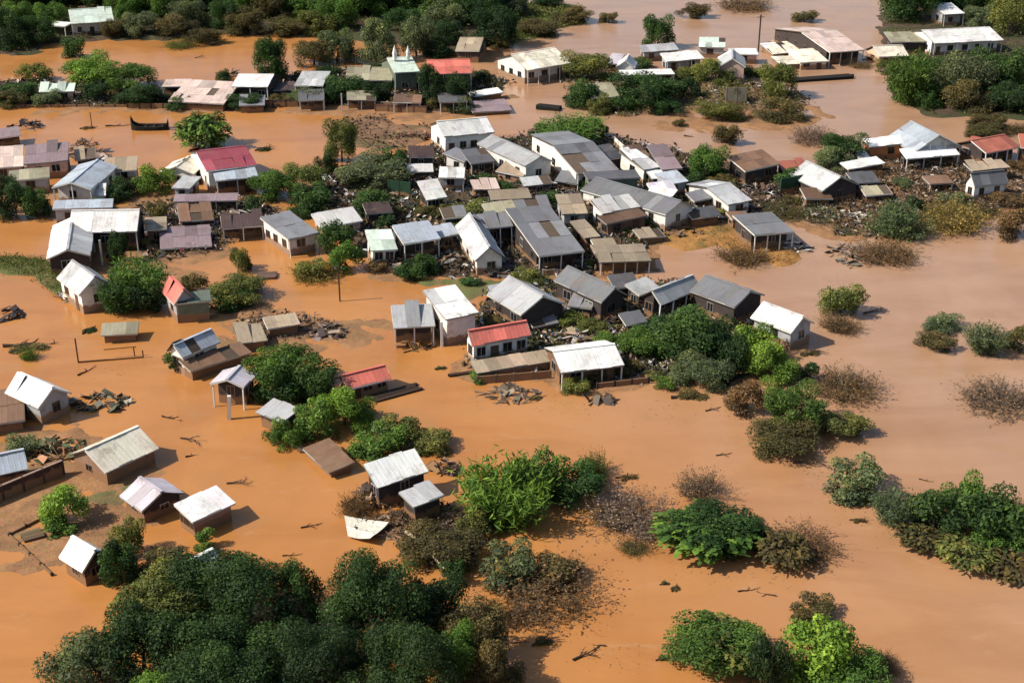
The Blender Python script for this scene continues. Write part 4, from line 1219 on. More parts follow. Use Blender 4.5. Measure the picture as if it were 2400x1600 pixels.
def long_wall(label, a, b, h, col, name="garden_wall", cat="wall", coping=None, n=None):
    pa, pb = P(*a), P(*b)
    mid = (pa + pb) / 2
    d = pb - pa
    root = empty(name, mid, math.atan2(d.y, d.x))
    tag(root, label, cat)
    L = d.length
    k = n or max(2, round(L / 2.2))
    for i in range(k):
        bar("panel", (-L / 2 + L * i / k + .06, 0, h / 2 - .3), (-L / 2 + L * (i + 1) / k - .06, 0, h / 2 - .3), .14, h + .6, WALL, "plaster_box", root, jit(col, .12))
    for i in range(k + 1):
        bar("post", (-L / 2 + L * i / k, 0, -.6), (-L / 2 + L * i / k, 0, h + .06), .2, .2, WOOD, "timber_box", root, jit(col, .15))
    if coping:
        bar("coping", (-L / 2, 0, h + .03), (L / 2, 0, h + .03), .26, .06, WALL, "plaster_box", root, coping)


long_wall("long dark brown wall running in from the photo edge to the cream house", (-40, 1192), (150, 1112), 1.5, (.075, .045, .035), coping=(.28, .2, .16))
long_wall("dark plank fence along the foot of the far bank", (300, 254), (520, 256), .9, (.04, .03, .026), "bank_fence", "fence")
long_wall("broken dark fence below the twin-spired house", (610, 252), (760, 250), 1.3, (.05, .04, .035), "broken_fence", "fence")
long_wall("red-brown fence with gaps below the coral-red roofed house", (880, 262), (1000, 266), 1.3, (.12, .06, .045), "garden_fence", "fence")
long_wall("pale low wall in front of the black-fronted building", (1120, 646), (1262, 646), .5, (.50, .42, .38), "low_wall", "wall")
long_wall("pale low wall in front of the largest grey roof", (1272, 646), (1340, 646), .8, (.55, .52, .48), "low_wall", "wall")
long_wall("grey ruined wall standing on the low island", (1700, 250), (1748, 250), 3.4, (.22, .20, .15), "ruined_wall", "wall")
long_wall("tarred dark embankment wall by the far bank at the photo edge", (-30, 252), (300, 252), .5, (.05, .035, .03), "bank_wall", "wall")
long_wall("dark green sheet fence beside the broad brown roofed house", (1828, 460), (1896, 446), 2.6, (.025, .06, .035), "sheet_fence", "fence")
long_wall("dark green sheet fence near the hanging white sheet", (912, 462), (962, 468), 2.6, (.02, .05, .03), "sheet_fence", "fence")
long_wall("brown silted wall below the grey terrace", (1120, 900), (1290, 886), .9, (.20, .14, .10), "terrace_wall", "wall")
long_wall("low dark ledge at the foot of the white roofed house in brown water", (1400, 912), (1520, 898), .7, (.06, .045, .05), "house_ledge", "wall")


# drowned timber goal-like frame in the open orange water
def timber_frame():
    a, b = P(184, 850), P(336, 838)
    d = b - a
    root = empty("drowned_gate", a, math.atan2(d.y, d.x))
    tag(root, "drowned rectangular timber frame in the open orange water", "gate")
    L = d.length
    c = (.16, .075, .035)
    bar("post", (0, 0, -.5), (0, 0, 2.9), .14, .14, WOOD, "timber_box", root, c)
    bar("rail", (0, 0, .06), (L, 0, .06), .14, .16, WOOD, "timber_box", root, c)
    bar("post", (L * .86, .6, -.4), (L * .86, .6, 1.1), .12, .12, WOOD, "timber_box", root, c)
    bar("rail", (L * .4, .6, 1.05), (L * .9, .6, 1.1), .09, .09, WOOD, "timber_box", root, c)
    bar("post", (L, 0, -.4), (L, 0, .9), .12, .12, WOOD, "timber_box", root, c)


timber_frame()


# dark hull with raised ends, half sunk in the inlet
def hull():
    a, b = P(318, 303), P(396, 302)
    d = b - a
    L = d.length
    root = empty("sunken_hull", (a + b) / 2, math.atan2(d.y, d.x))
    tag(root, "black sunken hull with raised ends in the orange inlet", "boat")
    xs = [(-.62, 2.3, .3), (-.56, 1.2, .7), (-.44, .75, .95), (-.2, .62, 1.1), (.2, .62, 1.1), (.40, .7, .95), (.47, 1.0, .7), (.50, 1.9, .25)]
    V, F = [], []
    for x, h, w in xs:
        V += [(x * L, -w, -.3), (x * L, -w * 1.05, h), (x * L, -w * .8, h), (x * L, -w * .75, .25), (x * L, w * .75, .25), (x * L, w * .8, h), (x * L, w * 1.05, h), (x * L, w, -.3)]
    for j in range(len(xs) - 1):
        for i in range(7):
            F.append((j * 8 + i, j * 8 + i + 1, (j + 1) * 8 + i + 1, (j + 1) * 8 + i))
    F += [tuple(range(7, -1, -1)), tuple(range((len(xs) - 1) * 8, len(xs) * 8))]
    put("hull", mesh_from("hull", V, F, WOOD), root, color=(.02, .016, .014))
    for k in (-.2, .05, .3):
        bar("thwart", (k * L, -.8, .5), (k * L, .8, .5), .25, .06, WOOD, "timber_box", root, (.03, .025, .02))


hull()


def raft(label, a, b, wid, h, col, name="floating_beam"):
    pa, pb = P(*a), P(*b)
    d = pb - pa
    root = empty(name, (pa + pb) / 2, math.atan2(d.y, d.x))
    tag(root, label, "beam")
    L = d.length
    for i in range(4):
        y = (i - 1.5) * wid / 4
        e = random.uniform(-.04, .04) * L
        bar("plank", (-L / 2 + e, y, h * .4), (L / 2 + e, y, h * .6), wid / 4 * .92, h, WOOD, "timber_box", root, jit(col, .2))


raft("long black raft of beams drifting below the mauve roofed house", (1848, 192), (2000, 182), 2.2, .5, (.018, .015, .013))
raft("short dark raft by the far fence, below the white posts", (1312, 258), (1258, 254), 2.0, .6, (.02, .018, .015))
raft("dark plank slick drifting off the small red roofed house", (870, 938), (980, 908), 1.6, .22, (.05, .032, .024))
raft("dark beam in the water beside the red roofed white house", (1052, 882), (1120, 874), .5, .25, (.06, .035, .022))
raft("plank walk slanting through the mud by the bush shed", (676, 1028), (712, 1060), .7, .2, (.28, .19, .11))


# fallen white roof panel, curled, on the mud
def fallen_panel():
    pts = [P(807, 1216), P(816, 1262), P(868, 1281), P(912, 1240)]
    c = sum(pts, Vector()) / 4
    root = empty("fallen_roof_panel", (c.x, c.y, 0))
    tag(root, "curled white roof panel lying on the mud below the wrecked house", "roof panel")
    n = 9
    p00, p10, p11, p01 = [p - Vector((c.x, c.y, 0)) for p in (pts[0], pts[1], pts[2], pts[3])]
    for k in range(4):
        V, F = [], []
        for j in range(n):
            for i in range(3):
                u = (k + i / 2 * .97) / 4
                v = j / (n - 1)
                p = (p00 * (1 - v) + p01 * v) * (1 - u) + (p10 * (1 - v) + p11 * v) * u
                z = .36 + .75 * max(0, v - .35) ** 1.6 + .10 * math.sin(u * 5 + v * 3)
                V.append((p.x, p.y, z + .012 * (k % 2)))
        m = len(V)
        V += [(x, y, z - .03) for x, y, z in V]
        for j in range(n - 1):
            for i in range(2):
                q = (j * 3 + i, j * 3 + i + 1, (j + 1) * 3 + i + 1, (j + 1) * 3 + i)
                F += [q, tuple(t + m for t in q[::-1])]
        put("roof_sheet", mesh_from("curled_sheet", V, F, ROOF), root, color=jit((.62, .60, .52), .06))


fallen_panel()
W_, Bn, Gy_, Or = (.55, .52, .47), (.14, .085, .05), (.22, .21, .2), (.38, .22, .11)
heap("splintered brown planks leaning on the wrecked house", 862, 1180, 95, 34, [Bn, Or, (.07, .05, .04)], h=2.0)
heap("heap of brown boards behind the wrecked house", 1040, 1100, 70, 24, [Bn, (.07, .05, .04), Or], h=1.1)
heap("big pile of pale rubble above the white roofed house", 1345, 800, 120, 60, [(.42, .30, .2), (.3, .24, .14), W_, Bn], h=1.6)
heap("orange and green heap of rubbish beside the cream house", 130, 1060, 150, 60, [Or, (.45, .2, .08), (.10, .12, .05), Bn], h=1.5)
heap("flat mat of planks floating by the grey gabled house", 235, 945, 145, 50, [(.10, .11, .07), (.25, .24, .18), Bn, (.03, .03, .03)], h=.4, dep=2.2)
heap("scattered wreckage in the yard with the matted weeds", 440, 520, 190, 70, [Bn, (.3, .18, .15), W_, (.05, .04, .035)], h=1.4, dep=7)
heap("mauve car-like wreck in the flooded yard", 465, 562, 90, 30, [(.3, .2, .2), Gy_, (.12, .08, .08)], h=1.5)
heap("wreckage in front of the dark maroon-brown shed", 1060, 440, 110, 40, [W_, (.3, .3, .36), Bn], h=1.3, dep=4)
heap("round beige bales and rubble at the channel beside the narrow roof", 1058, 616, 70, 26, [(.38, .3, .22), (.2, .15, .1), Bn], h=1.3)
heap("pink rubble behind the beige roof of the hamlet", 1245, 470, 120, 36, [(.42, .28, .24), Bn, W_], h=1.0, dep=4)
heap("white drums and scraps at the collapsed dark front", 2000, 520, 85, 26, [W_, (.6, .58, .52), Gy_], h=1.0, dep=4)
heap("grey broken raft of boards just off the river bank", 1985, 598, 95, 30, [(.16, .14, .11), (.24, .21, .17)], h=.3, dep=4)
heap("tangle of brown rubble between the row houses", 1495, 722, 80, 40, [(.13, .08, .06), (.3, .22, .18), (.05, .04, .035)], h=1.8, dep=4)
heap("wrecked porch timbers off the isolated grey house", 1862, 582, 70, 22, [W_, (.06, .05, .05), Gy_], h=1.3)
heap("cream rubble heap beside the orange-walled box house", 2136, 396, 50, 20, [(.55, .42, .3), W_, Bn], h=1.6)
heap("dark rubble along the foot of the far row of houses", 900, 240, 200, 70, [(.05, .04, .035), Bn, (.3, .28, .24)], h=1.2, dep=5)
heap("black rubble below the black-walled house of the far row", 640, 236, 160, 50, [(.03, .028, .026), (.25, .24, .22), Bn], h=1.3, dep=5)
heap("broken timber scraps behind the fallen black tree branch", 545, 178, 60, 18, [(.03, .025, .022), (.06, .045, .035)], h=1.2)
heap("reddish rubble heap on the muddy levee", 980, 322, 70, 22, [(.25, .1, .06), Bn], h=1.0)
heap("scraps strewn across the orange silt spit", 1600, 548, 90, 20, [(.05, .045, .05), Bn, Or], h=.3)
heap("red-brown rubble by the mauve roofed house", 2044, 140, 40, 18, [(.3, .12, .09), Bn], h=1.2)
heap("rubble around the foot of the white cottage with grey roof", 170, 700, 60, 20, [W_, (.3, .15, .1), Bn], h=.9)
heap("white crumpled sheet lying in the garden shrubs", 765, 425, 34, 5, [(.7, .74, .66), (.66, .7, .62)], name="crumpled_sheet", cat="sheet", h=1.5)
heap("grey-green tarpaulin pieces in the dark trees by the river", 1655, 838, 110, 16, [(.36, .42, .37), (.28, .33, .29)], name="torn_tarpaulin", cat="tarpaulin", h=2.2, dep=4)
heap("dark rubble pile at the photo edge by the inlet", 60, 300, 80, 26, [(.02, .018, .016), (.04, .03, .03)], h=2.2)
heap("dark floating wreck at the photo edge in orange water", 12, 740, 90, 18, [(.04, .025, .022), (.02, .016, .015)], h=1.1)
heap("torn boards in the water before the lower white roofed house", 1412, 940, 70, 12, [(.06, .045, .035), (.1, .07, .05)], h=.25)
heap("grey planks floating below the silted terrace wall", 1200, 926, 160, 34, [(.13, .1, .075), (.2, .15, .11)], h=.3, dep=2)
heap("long dark plank wreck between white house and brown water", 975, 810, 80, 16, [(.08, .06, .035), (.25, .12, .05)], h=.6)
heap("pale driftwood boards by the collapsed muddy shed", 770, 780, 100, 26, [(.16, .12, .1), (.34, .27, .23), (.05, .035, .03)], h=1.1)
heap("mauve rubble strip near the back of the pale grey gabled house", 1660, 470, 50, 14, [W_, (.3, .22, .22)], h=.9)

DK, WH, GR = (.03, .027, .025), (.62, .6, .56), (.3, .3, .32)
heap("dark scrap and white sheets behind the narrow steep grey roof", 1150, 500, 120, 40, [DK, WH, GR], h=1.6, dep=5)
heap("black scrap under the far grey roofed house", 1330, 430, 120, 40, [DK, Bn, GR], h=1.3, dep=5)
heap("wreckage between the barrel-shaped house and the far grey house", 1318, 392, 60, 30, [DK, (.3, .18, .13), WH], h=1.4, dep=6)
heap("black and white scrap below the long dark grey roof's flank", 1470, 452, 110, 44, [DK, WH, GR], h=1.5, dep=5)
heap("dark scrap strip before the brown timber-walled shed", 1480, 552, 130, 44, [DK, Bn, Or], h=1.0, dep=3)
heap("wreckage stacked against the largest grey roof's open front", 1340, 640, 90, 36, [DK, WH, Bn], h=1.4, dep=2.5)
heap("black wreckage before the black-fronted building", 1170, 632, 130, 50, [DK, GR, (.1, .09, .09)], h=1.5, dep=3)
heap("dark wreckage between the blue-grey roof and the narrow roof", 1042, 580, 60, 36, [DK, Bn, GR], h=1.8, dep=5)
heap("scrap behind the pale beige roof of the hamlet", 1300, 448, 90, 36, [WH, (.35, .3, .22), DK], h=1.0, dep=4)
heap("scrap and dark boards behind the mint-white house", 900, 520, 70, 30, [DK, (.3, .2, .17), WH], h=1.2, dep=6)
heap("grey scrap on the ground beside the pale grey gabled house", 1650, 505, 80, 30, [GR, DK, Bn], h=.9, dep=3)
heap("dark boards below the broad brown roofed house", 1790, 452, 100, 36, [DK, Bn, (.1, .06, .05)], h=1.0, dep=4)
heap("scrap strewn below the silver-grey gabled house", 2200, 412, 140, 46, [DK, (.2, .13, .1), WH], h=1.0, dep=4)
heap("boards in the weeds before the grey gabled bank house", 1930, 478, 90, 34, [DK, (.28, .22, .18), WH], h=1.2, dep=3)
heap("dark scrap along the row behind the red roofed white house", 1290, 760, 120, 44, [DK, Bn, WH], h=1.2, dep=2.5)
heap("scrap under the black gabled row house", 1440, 762, 80, 36, [DK, Bn, (.3, .15, .1)], h=1.0, dep=2)
heap("brown scrap beside the lower white roofed house", 1490, 880, 90, 30, [DK, Bn, GR], h=.7, dep=2)
heap("pale scrap on the beige-grey house's awning side", 230, 372, 60, 24, [(.4, .3, .26), WH, DK], h=1.2, dep=5)
heap("dark scrap behind the pale blue-grey house", 190, 352, 60, 26, [DK, Bn, (.35, .25, .2)], h=1.8, dep=6)
heap("black wreckage in the yard beside the long grey house", 570, 520, 110, 50, [DK, Bn, (.4, .36, .33)], h=1.8, dep=6)
heap("scrap heap along the near side of the wrecked yard", 390, 590, 110, 36, [Bn, DK, (.3, .2, .17)], h=.9, dep=3)
heap("rubble on the bank at the foot of the tin shelter", 130, 236, 110, 30, [DK, (.3, .22, .18), Bn], h=1.1, dep=3)
heap("rubble under the low pinkish shed's edge", 470, 248, 140, 36, [DK, Bn], h=.9, dep=2)
heap("scraps before the pedimented island house", 1740, 200, 90, 24, [(.4, .32, .27), DK], h=.9, dep=5)
heap("pale scraps on the water's edge by the cream annex", 1840, 120, 110, 30, [(.5, .4, .3), (.3, .15, .1), DK], h=.9, dep=9)

raft("mud-coloured wooden pen awash in the orange channel", (602, 650), (648, 648), 2.0, .3, (.16, .10, .08))
raft("small timber staging in the flooded garden by the bright tree", (52, 1262), (100, 1250), 1.6, .25, (.2, .14, .08))
long_wall("drowned fence top trailing along the bottom corner plot", (22, 1256), (122, 1348), .22, (.05, .032, .026), "drowned_fence", "fence")
long_wall("drowned garden fence joining the corner plot to the bright tree", (24, 1254), (98, 1216), .25, (.05, .035, .028), "drowned_fence", "fence")
long_wall("bright white wall slanting down from the back of the hamlet", (1440, 345), (1492, 392), 1.6, (.66, .64, .58), "slanting_wall", "wall")
long_wall("pale plank fence below the mint spired house", (865, 250), (950, 252), .9, (.42, .34, .3), "plank_fence", "fence")
long_wall("white side rail along the largest grey roof, channel side", (1212, 548), (1260, 640), 1.0, (.6, .6, .55), "side_rail", "wall")
long_wall("pale side wall beside the grey-brown squeezed roof", (1352, 520), (1404, 632), 1.0, (.5, .47, .42), "side_wall", "wall")


def drift_line(pix, n, seed, label, wid=1.2, size=.2):
    r = np.random.default_rng(seed)
    q = [np.array(P(x, y)[:]) for x, y in pix]
    pts = []
    for a, b in zip(q[:-1], q[1:]):
        for t in np.linspace(0, 1, 60):
            pts.append(a + (b - a) * t + np.array([r.normal() * wid, r.normal() * wid, 0]))
    rubble(np.array(pts), int(n * .6), seed, label, "flotsam_debris", size * .45, .80, 0.015, .32)


drift_line([(1700, 900), (1760, 1010), (1900, 1090), (2010, 1200), (2110, 1270)], 1500, 71, "flecks of flotsam drifting along the riverside trees")
drift_line([(1430, 1130), (1470, 1230), (1600, 1320), (1820, 1350)], 900, 72, "flecks of flotsam around the mauve drowned brush")
drift_line([(330, 930), (400, 990), (450, 1040), (480, 1070)], 260, 73, "thin line of flotsam crossing the open orange water", .35, .14)
drift_line([(1100, 930), (1280, 945), (1440, 960), (1640, 950)], 900, 74, "flecks of flotsam before the lower white roofed house")
drift_line([(880, 660), (1000, 690), (870, 760), (760, 810)], 600, 75, "flecks of flotsam on the channel by the grey roofed wing")
drift_line([(1880, 560), (1960, 620), (1930, 700), (1900, 840)], 900, 76, "flecks of flotsam off the river bank")
drift_line([(60, 800), (200, 860), (330, 850)], 300, 77, "flecks of flotsam around the drowned timber frame")
drift_line([(1180, 1420), (1300, 1500), (1420, 1540), (1540, 1560)], 500, 78, "flecks of flotsam in the open bottom water")
drift_line([(440, 610), (560, 640), (640, 690), (520, 740)], 600, 79, "flecks of flotsam in the orange channel by the yard")
drift_line([(600, 300), (720, 330), (760, 400)], 240, 80, "flecks of flotsam on the orange inlet")

# ------------------------------------------------------------------ trees and shrubs
T = plant
WOODG = "trees of the far wood"
# far wood along the top edge
for bb, col, lab in [
    ((-40, -70, 60, 60), "ol", "olive-tinted tall tree at the very corner of the far wood"),
    ((20, -60, 120, 40), "dk", "dark tree behind the corner of the far wood"),
    ((-30, 30, 70, 130), "dd", "blackish tree on the near edge of the far wood, at its corner"),
    ((50, 35, 140, 118), "dk", "dark tree left of the mint-white house, at the water's edge"),
    ((95, -60, 190, 30), "dd", "dark tree directly behind the white carport"),
    ((190, -50, 290, 18), "dk", "dark tree above the roof ridge of the mint-white house"),
    ((262, -30, 350, 60), "md", "mid-green tree just beside the gable of the mint-white house"),
    ((230, 45, 300, 98), "bo", "brown-green shrub in front of the mint-white house"),
    ((290, 30, 370, 95), "gy", "grey-green rounded tree by the far orange pool"),
    ((340, -40, 450, 60), "md", "tall mid-green tree behind the grey-green rounded tree"),
    ((355, 35, 470, 96), "bo", "brownish bush on the bank of the far orange pool"),
    ((430, -50, 530, 45), "dd", "dark tree in the middle of the far wood"),
    ((510, -40, 600, 20), "bo", "brown bush in the gap of the far wood"),
    ((520, 20, 620, 90), "bo", "brown scrubby tree at the end of the far orange pool"),
    ((590, -30, 700, 60), "bo", "brown-olive tree beyond the round dark tree"),
    ((610, 50, 720, 85), "bo", "low brown scrub above the small far pool"),
    ((680, -60, 790, 30), "dk", "dark tree between brown scrub and the bright green wood"),
    ((700, 20, 800, 90), "ol", "olive bush above the small far pool"),
    ((770, -60, 900, 60), "md", "fresh green tree at the top of the wood"),
    ((860, -60, 1000, 50), "md", "leafy green tree in the top middle of the wood"),
    ((900, 20, 990, 90), "dk", "dark leafy tree under the fresh green trees"),
    ((980, -60, 1110, 70), "md", "green tree with pale top behind the grey-brown roof"),
    ((1090, -60, 1210, 60), "dk", "dense dark tree at the river end of the wood"),
    ((1110, 20, 1222, 128), "dd", "black-green tree on the river edge of the wood"),
    ((1010, 50, 1090, 118), "dd", "dark tree beside the grey-brown roof"),
    ((740, 70, 840, 160), "gy", "dusty grey tree above the grey-green long roof"),
    ((840, 55, 930, 165), "gy", "grey-green bare-looking tree behind the mint spired house"),
    ((930, 40, 1020, 150), "gy", "grey tree behind the two white spires"),
    ((690, 95, 780, 165), "bo", "brown-grey bush by the small far pool"),
    ((990, 85, 1060, 140), "dd", "black bush between the spires and the coral-red roof"),
]:
    T(bb, col, "c", lab, WOODG)

# the packed body of the far wood: trees nothing tells apart
_r = random.Random(99)
for k in range(46):
    x = -40 + k * 27.5 + _r.uniform(-12, 12)
    y = _r.uniform(-45, 35) + (18 if k % 3 == 0 else 0)
    w, h = _r.uniform(75, 115), _r.uniform(65, 95)
    if 130 < x < 270 and y > -10:
        y -= 45
    c_ = _r.choice(["dk", "md", "gy", "bo", "ol"] if x < 640 else ["dk", "md", "md", "dd", "gy"])
    T((x - w / 2, y - h / 2, x + w / 2, y + h / 2), c_, "c", "tree crowded into the body of the far wood along the top edge", "crowded trees of the far wood")
for k in range(16):
    x = 2080 + k * 21 + _r.uniform(-8, 8)
    y = _r.choice([-30, 0, 200, 225]) + _r.uniform(-14, 14)
    w = _r.uniform(70, 100)
    if y > 100:
        x = 2110 + (x - 2080) * .9
    T((x - w / 2, y - w * .4, x + w / 2, y + w * .4), _r.choice(["dk", "dk", "md", "dd"]), "c", "tree crowded into the garden thicket of the far corner", "crowded trees of the far garden")
T((585, 90, 678, 210), "dk", "c", "round-headed dark tree standing over the far row of houses")
T((145, 85, 205, 145), "dk", "c", "dark bush in the gap between the two far orange pools")
T((45, 150, 120, 200), "ol", "c", "olive bush at the end of the bright green bushes")
T((140, 130, 275, 215), "br", "c", "bright green bush above the pale tin shelter")
T((225, 150, 370, 225), "md", "c", "green hedge-like bush beside the bright green bush")
T((190, 190, 260, 248), "dd", "c", "dark shrub under the bright green bush")
T((270, 205, 390, 248), "dd", "c", "black shrub at the foot of the hedge-like bush")
T((-20, 195, 100, 248), "dk", "c", "low dark shrub at the photo edge on the far bank")
T((755, 180, 850, 245), "dk", "c", "dark shrub below the grey-green long roof")
T((840, 190, 920, 250), "dd", "c", "black shrub below the mint spired house")
T((975, 160, 1050, 262), "dd", "c", "dark upright tree before the coral-red roof")
T((1035, 172, 1110, 262), "dd", "c", "blackish upright tree at the end of the far row")
T((505, 165, 545, 200), "dd", "c", "black stunted bush by the low pinkish shed")
# island and far right
T((1318, 120, 1440, 200), "ol", "c", "olive tree beside the cream-white rounded house")
T((1320, 190, 1400, 262), "dk", "c", "dark shrub at the near corner of the low island")
T((1430, 175, 1600, 268), "dk", "c", "large dark green tree in front of the white canopy")
T((1380, 225, 1440, 275), "ol", "c", "yellow-green shrub below the olive shed")
T((1505, 35, 1580, 128), "dk", "c", "round-headed dark tree in the far brown water")
T((1620, 140, 1720, 205), "ol", "c", "grey-olive bush below the pedimented house")
T((1575, 185, 1640, 240), "dd", "c", "dark rounded bush at the foot of the large dark island tree")
T((1775, 150, 1870, 245), "ol", "c", "straggly olive tree next to the black raft")
T((1700, 190, 1752, 255), "bo", "c", "brown creeper-covered bush on the ruined wall")
T((1855, 25, 1915, 55), "bo", "c", "lone brown dome-shaped bush in the far brown water")
T((1590, 10, 1665, 48), "bo", "c", "two-lobed brown bush in the far channel")
T((1690, -10, 1800, 20), "bn", "w", "reddish brush at the top edge of the far channel")
T((1405, 28, 1450, 58), "bo", "c", "small brown bush in the channel beside the far bank")
T((1295, 22, 1390, 55), "bo", "c", "dark spreading bush on the low far bank")
T((1210, 45, 1310, 90), "bo", "c", "brown-olive bush on the low far bank near the dark wood")
T((1250, 0, 1330, 12), "dd", "c", "dark shrub at the top edge above the low far bank")
T((2060, -70, 2200, 70), "dk", "c", "dark tree over the grey-green roof in the far corner")
T((2180, -60, 2260, 20), "dd", "c", "black tree behind the small hidden white house")
T((2250, -60, 2380, 40), "dk", "c", "dark tree behind the long white building")
T((2320, -10, 2430, 100), "ol", "c", "olive-yellow tree at the corner behind the long white building")
T((2260, 15, 2340, 72), "gy", "c", "grey-green bush touching the long white roof")
T((2070, 120, 2190, 250), "md", "f", "fern-like green tree at the near edge of the far garden", sink=.9)
T((2110, 130, 2230, 230), "dk", "c", "dark tree in front of the white posts of the long building")
T((2190, 130, 2320, 262), "gy", "c", "tall grey-green tree in the far garden")
T((2280, 110, 2420, 250), "dk", "c", "tall dark tree at the photo edge in the far garden")
T((2210, 190, 2330, 275), "bo", "c", "brown-stemmed bush at the foot of the far garden")
T((2310, 190, 2430, 278), "dd", "c", "black-green bush at the photo edge by the orange water")
T((2140, 200, 2220, 262), "dk", "c", "dark bush at the shore corner of the far garden")
T((2270, 262, 2360, 310), "bo", "c", "brown bush behind the silver-grey gabled house")
# inlet, left
T((412, 258, 535, 368), "md", "b", "broad-leaved round tree overhanging the orange inlet", name="broad_leaved_tree")
T((420, 262, 528, 355), "dk", "c", "dark leafy core of the round tree over the inlet")
T((318, 388, 398, 465), "br", "c", "round bright green bush beside the cream gabled roof")
T((-40, 415, 60, 525), "dd", "c", "black tree mass at the photo edge beside the white wing")
T((40, 440, 125, 520), "dk", "c", "dark bush between the blue-grey house and the white wing")
T((185, 470, 265, 500), "dk", "c", "low green hedge on the ridge of the long white wing")
T((240, 420, 320, 475), "dd", "c", "dark shrub under the beige-grey low house")
T((340, 470, 400, 540), "bo", "c", "brown shrub at the near end of the long white wing")
T((248, 545, 300, 632), "dd", "c", "dark conical shrub by the yard post of the white wing")
T((300, 560, 350, 590), "bo", "c", "brown low shrub in the yard beside the conical shrub")
T((250, 600, 400, 720), "md", "f", "feathery bamboo-like tree beside the grey roofed cottage", sink=.9)
T((225, 640, 330, 740), "dk", "f", "dark drooping bamboo clump in front of the grey roofed cottage", sink=.9)
T((290, 660, 390, 745), "dd", "c", "dark shrub between the bamboo and the tiny red roofed cottage")
T((420, 645, 490, 705), "bo", "c", "brown creeper over the back of the tiny red roofed cottage")
T((480, 645, 630, 722), "ol", "c", "spreading olive tree beside the tiny red roofed cottage")
T((490, 665, 590, 728), "dk", "c", "dark lower bush of the spreading olive tree")
T((538, 580, 595, 645), "ol", "c", "lone leafy bush with a pale stem in the orange channel")
T((590, 400, 700, 480), "md", "c", "leafy hedge tree above the long grey round-shouldered house")
T((660, 385, 760, 470), "ol", "c", "olive-green tree next to the crumpled white sheet")
T((680, 430, 780, 500), "dk", "c", "dark bush behind the low bright white roof")
T((570, 460, 620, 510), "dd", "c", "dark bush with small blue flowers by the yard")
T((755, 280, 845, 400), "ol", "c", "tall olive tree on the muddy levee")
T((740, 360, 790, 420), "dd", "c", "dark low tree at the foot of the tall olive tree")
T((790, 365, 960, 460), "gy", "c", "large grey-green tree behind the garden shrubs")
T((880, 350, 960, 430), "dk", "c", "dark tree beside the maroon-brown shed")
T((820, 450, 920, 520), "dk", "c", "dark garden tree behind the mint-white house")
T((845, 460, 910, 500), "gy", "c", "pale grey-green shrub in the dark garden")
T((880, 500, 930, 545), "dd", "c", "black shrub beside the blue-grey roofed house")
T((750, 520, 830, 610), "dk", "c", "dark garden shrub between two houses on the channel")
T((770, 570, 850, 650), "md", "c", "green shrub at the channel beside the mint-white house")
T((690, 600, 780, 665), "yl", "w", "yellowish scrub in the orange channel")
T((690, 605, 770, 660), "ol", "c", "olive scrub rising from the yellowish brush")
T((860, 615, 905, 645), "bn", "c", "brown shrub at the wall of the mint-white house")
T((950, 595, 1030, 650), "dk", "c", "dark reeds in front of the blue-grey roofed house")
T((1060, 470, 1160, 520), "ol", "c", "weedy bush behind the narrow steep grey roof")
T((1020, 480, 1080, 530), "bo", "c", "brown weeds below the hanging white sheet")
T((1255, 265, 1420, 345), "md", "f", "light green palm-like plants behind the grey roofs", sink=.9)
T((1235, 290, 1300, 335), "dk", "c", "dark shrub at the foot of the palm-like plants")
T((1390, 285, 1430, 325), "dk", "c", "small dark bush at the end of the palm-like plants")
T((1575, 278, 1605, 300), "bo", "c", "tiny brown bush alone in the pale channel")
T((1672, 290, 1735, 345), "bo", "c", "brown-green dome bush behind the round green tree")
T((1605, 338, 1708, 440), "md", "c", "neat round green tree by the broad brown roof")
T((1860, 280, 1950, 345), "pk", "w", "mauve-grey bare bush above the river bank")
T((1915, 312, 2035, 400), "dk", "c", "dark evergreen bush behind the white oval-looking roof")
T((1905, 345, 2000, 410), "gy", "c", "grey bush in front of the dark evergreen")
T((1825, 395, 1900, 450), "dk", "c", "dark green bush over the green sheet fence")
T((1585, 405, 1660, 450), "dd", "c", "dark bush under the neat round tree")
T((1790, 460, 1880, 520), "bo", "w", "brown weeds behind the isolated grey house")
T((2050, 460, 2170, 570), "gy", "w", "grey-green willowy brush on the muddy shore")
T((2060, 470, 2150, 560), "gy", "f", "thin-leaved shrub within the willowy brush", sink=.9)
T((2125, 462, 2175, 505), "dd", "c", "dark rounded bush by the willowy brush")
T((2170, 450, 2300, 550), "yl", "w", "yellow-orange bare brush by the small white cottage")
T((2175, 455, 2280, 530), "yl", "w", "golden twiggy bush next to the small white cottage")
T((2335, 490, 2430, 575), "bn", "c", "brown-leaved bush at the photo edge over the river")
T((2010, 550, 2130, 620), "bn", "w", "sparse brown brush in shallow water off the bank")
T((1690, 560, 1790, 625), "bn", "w", "brown brush below the isolated grey house")
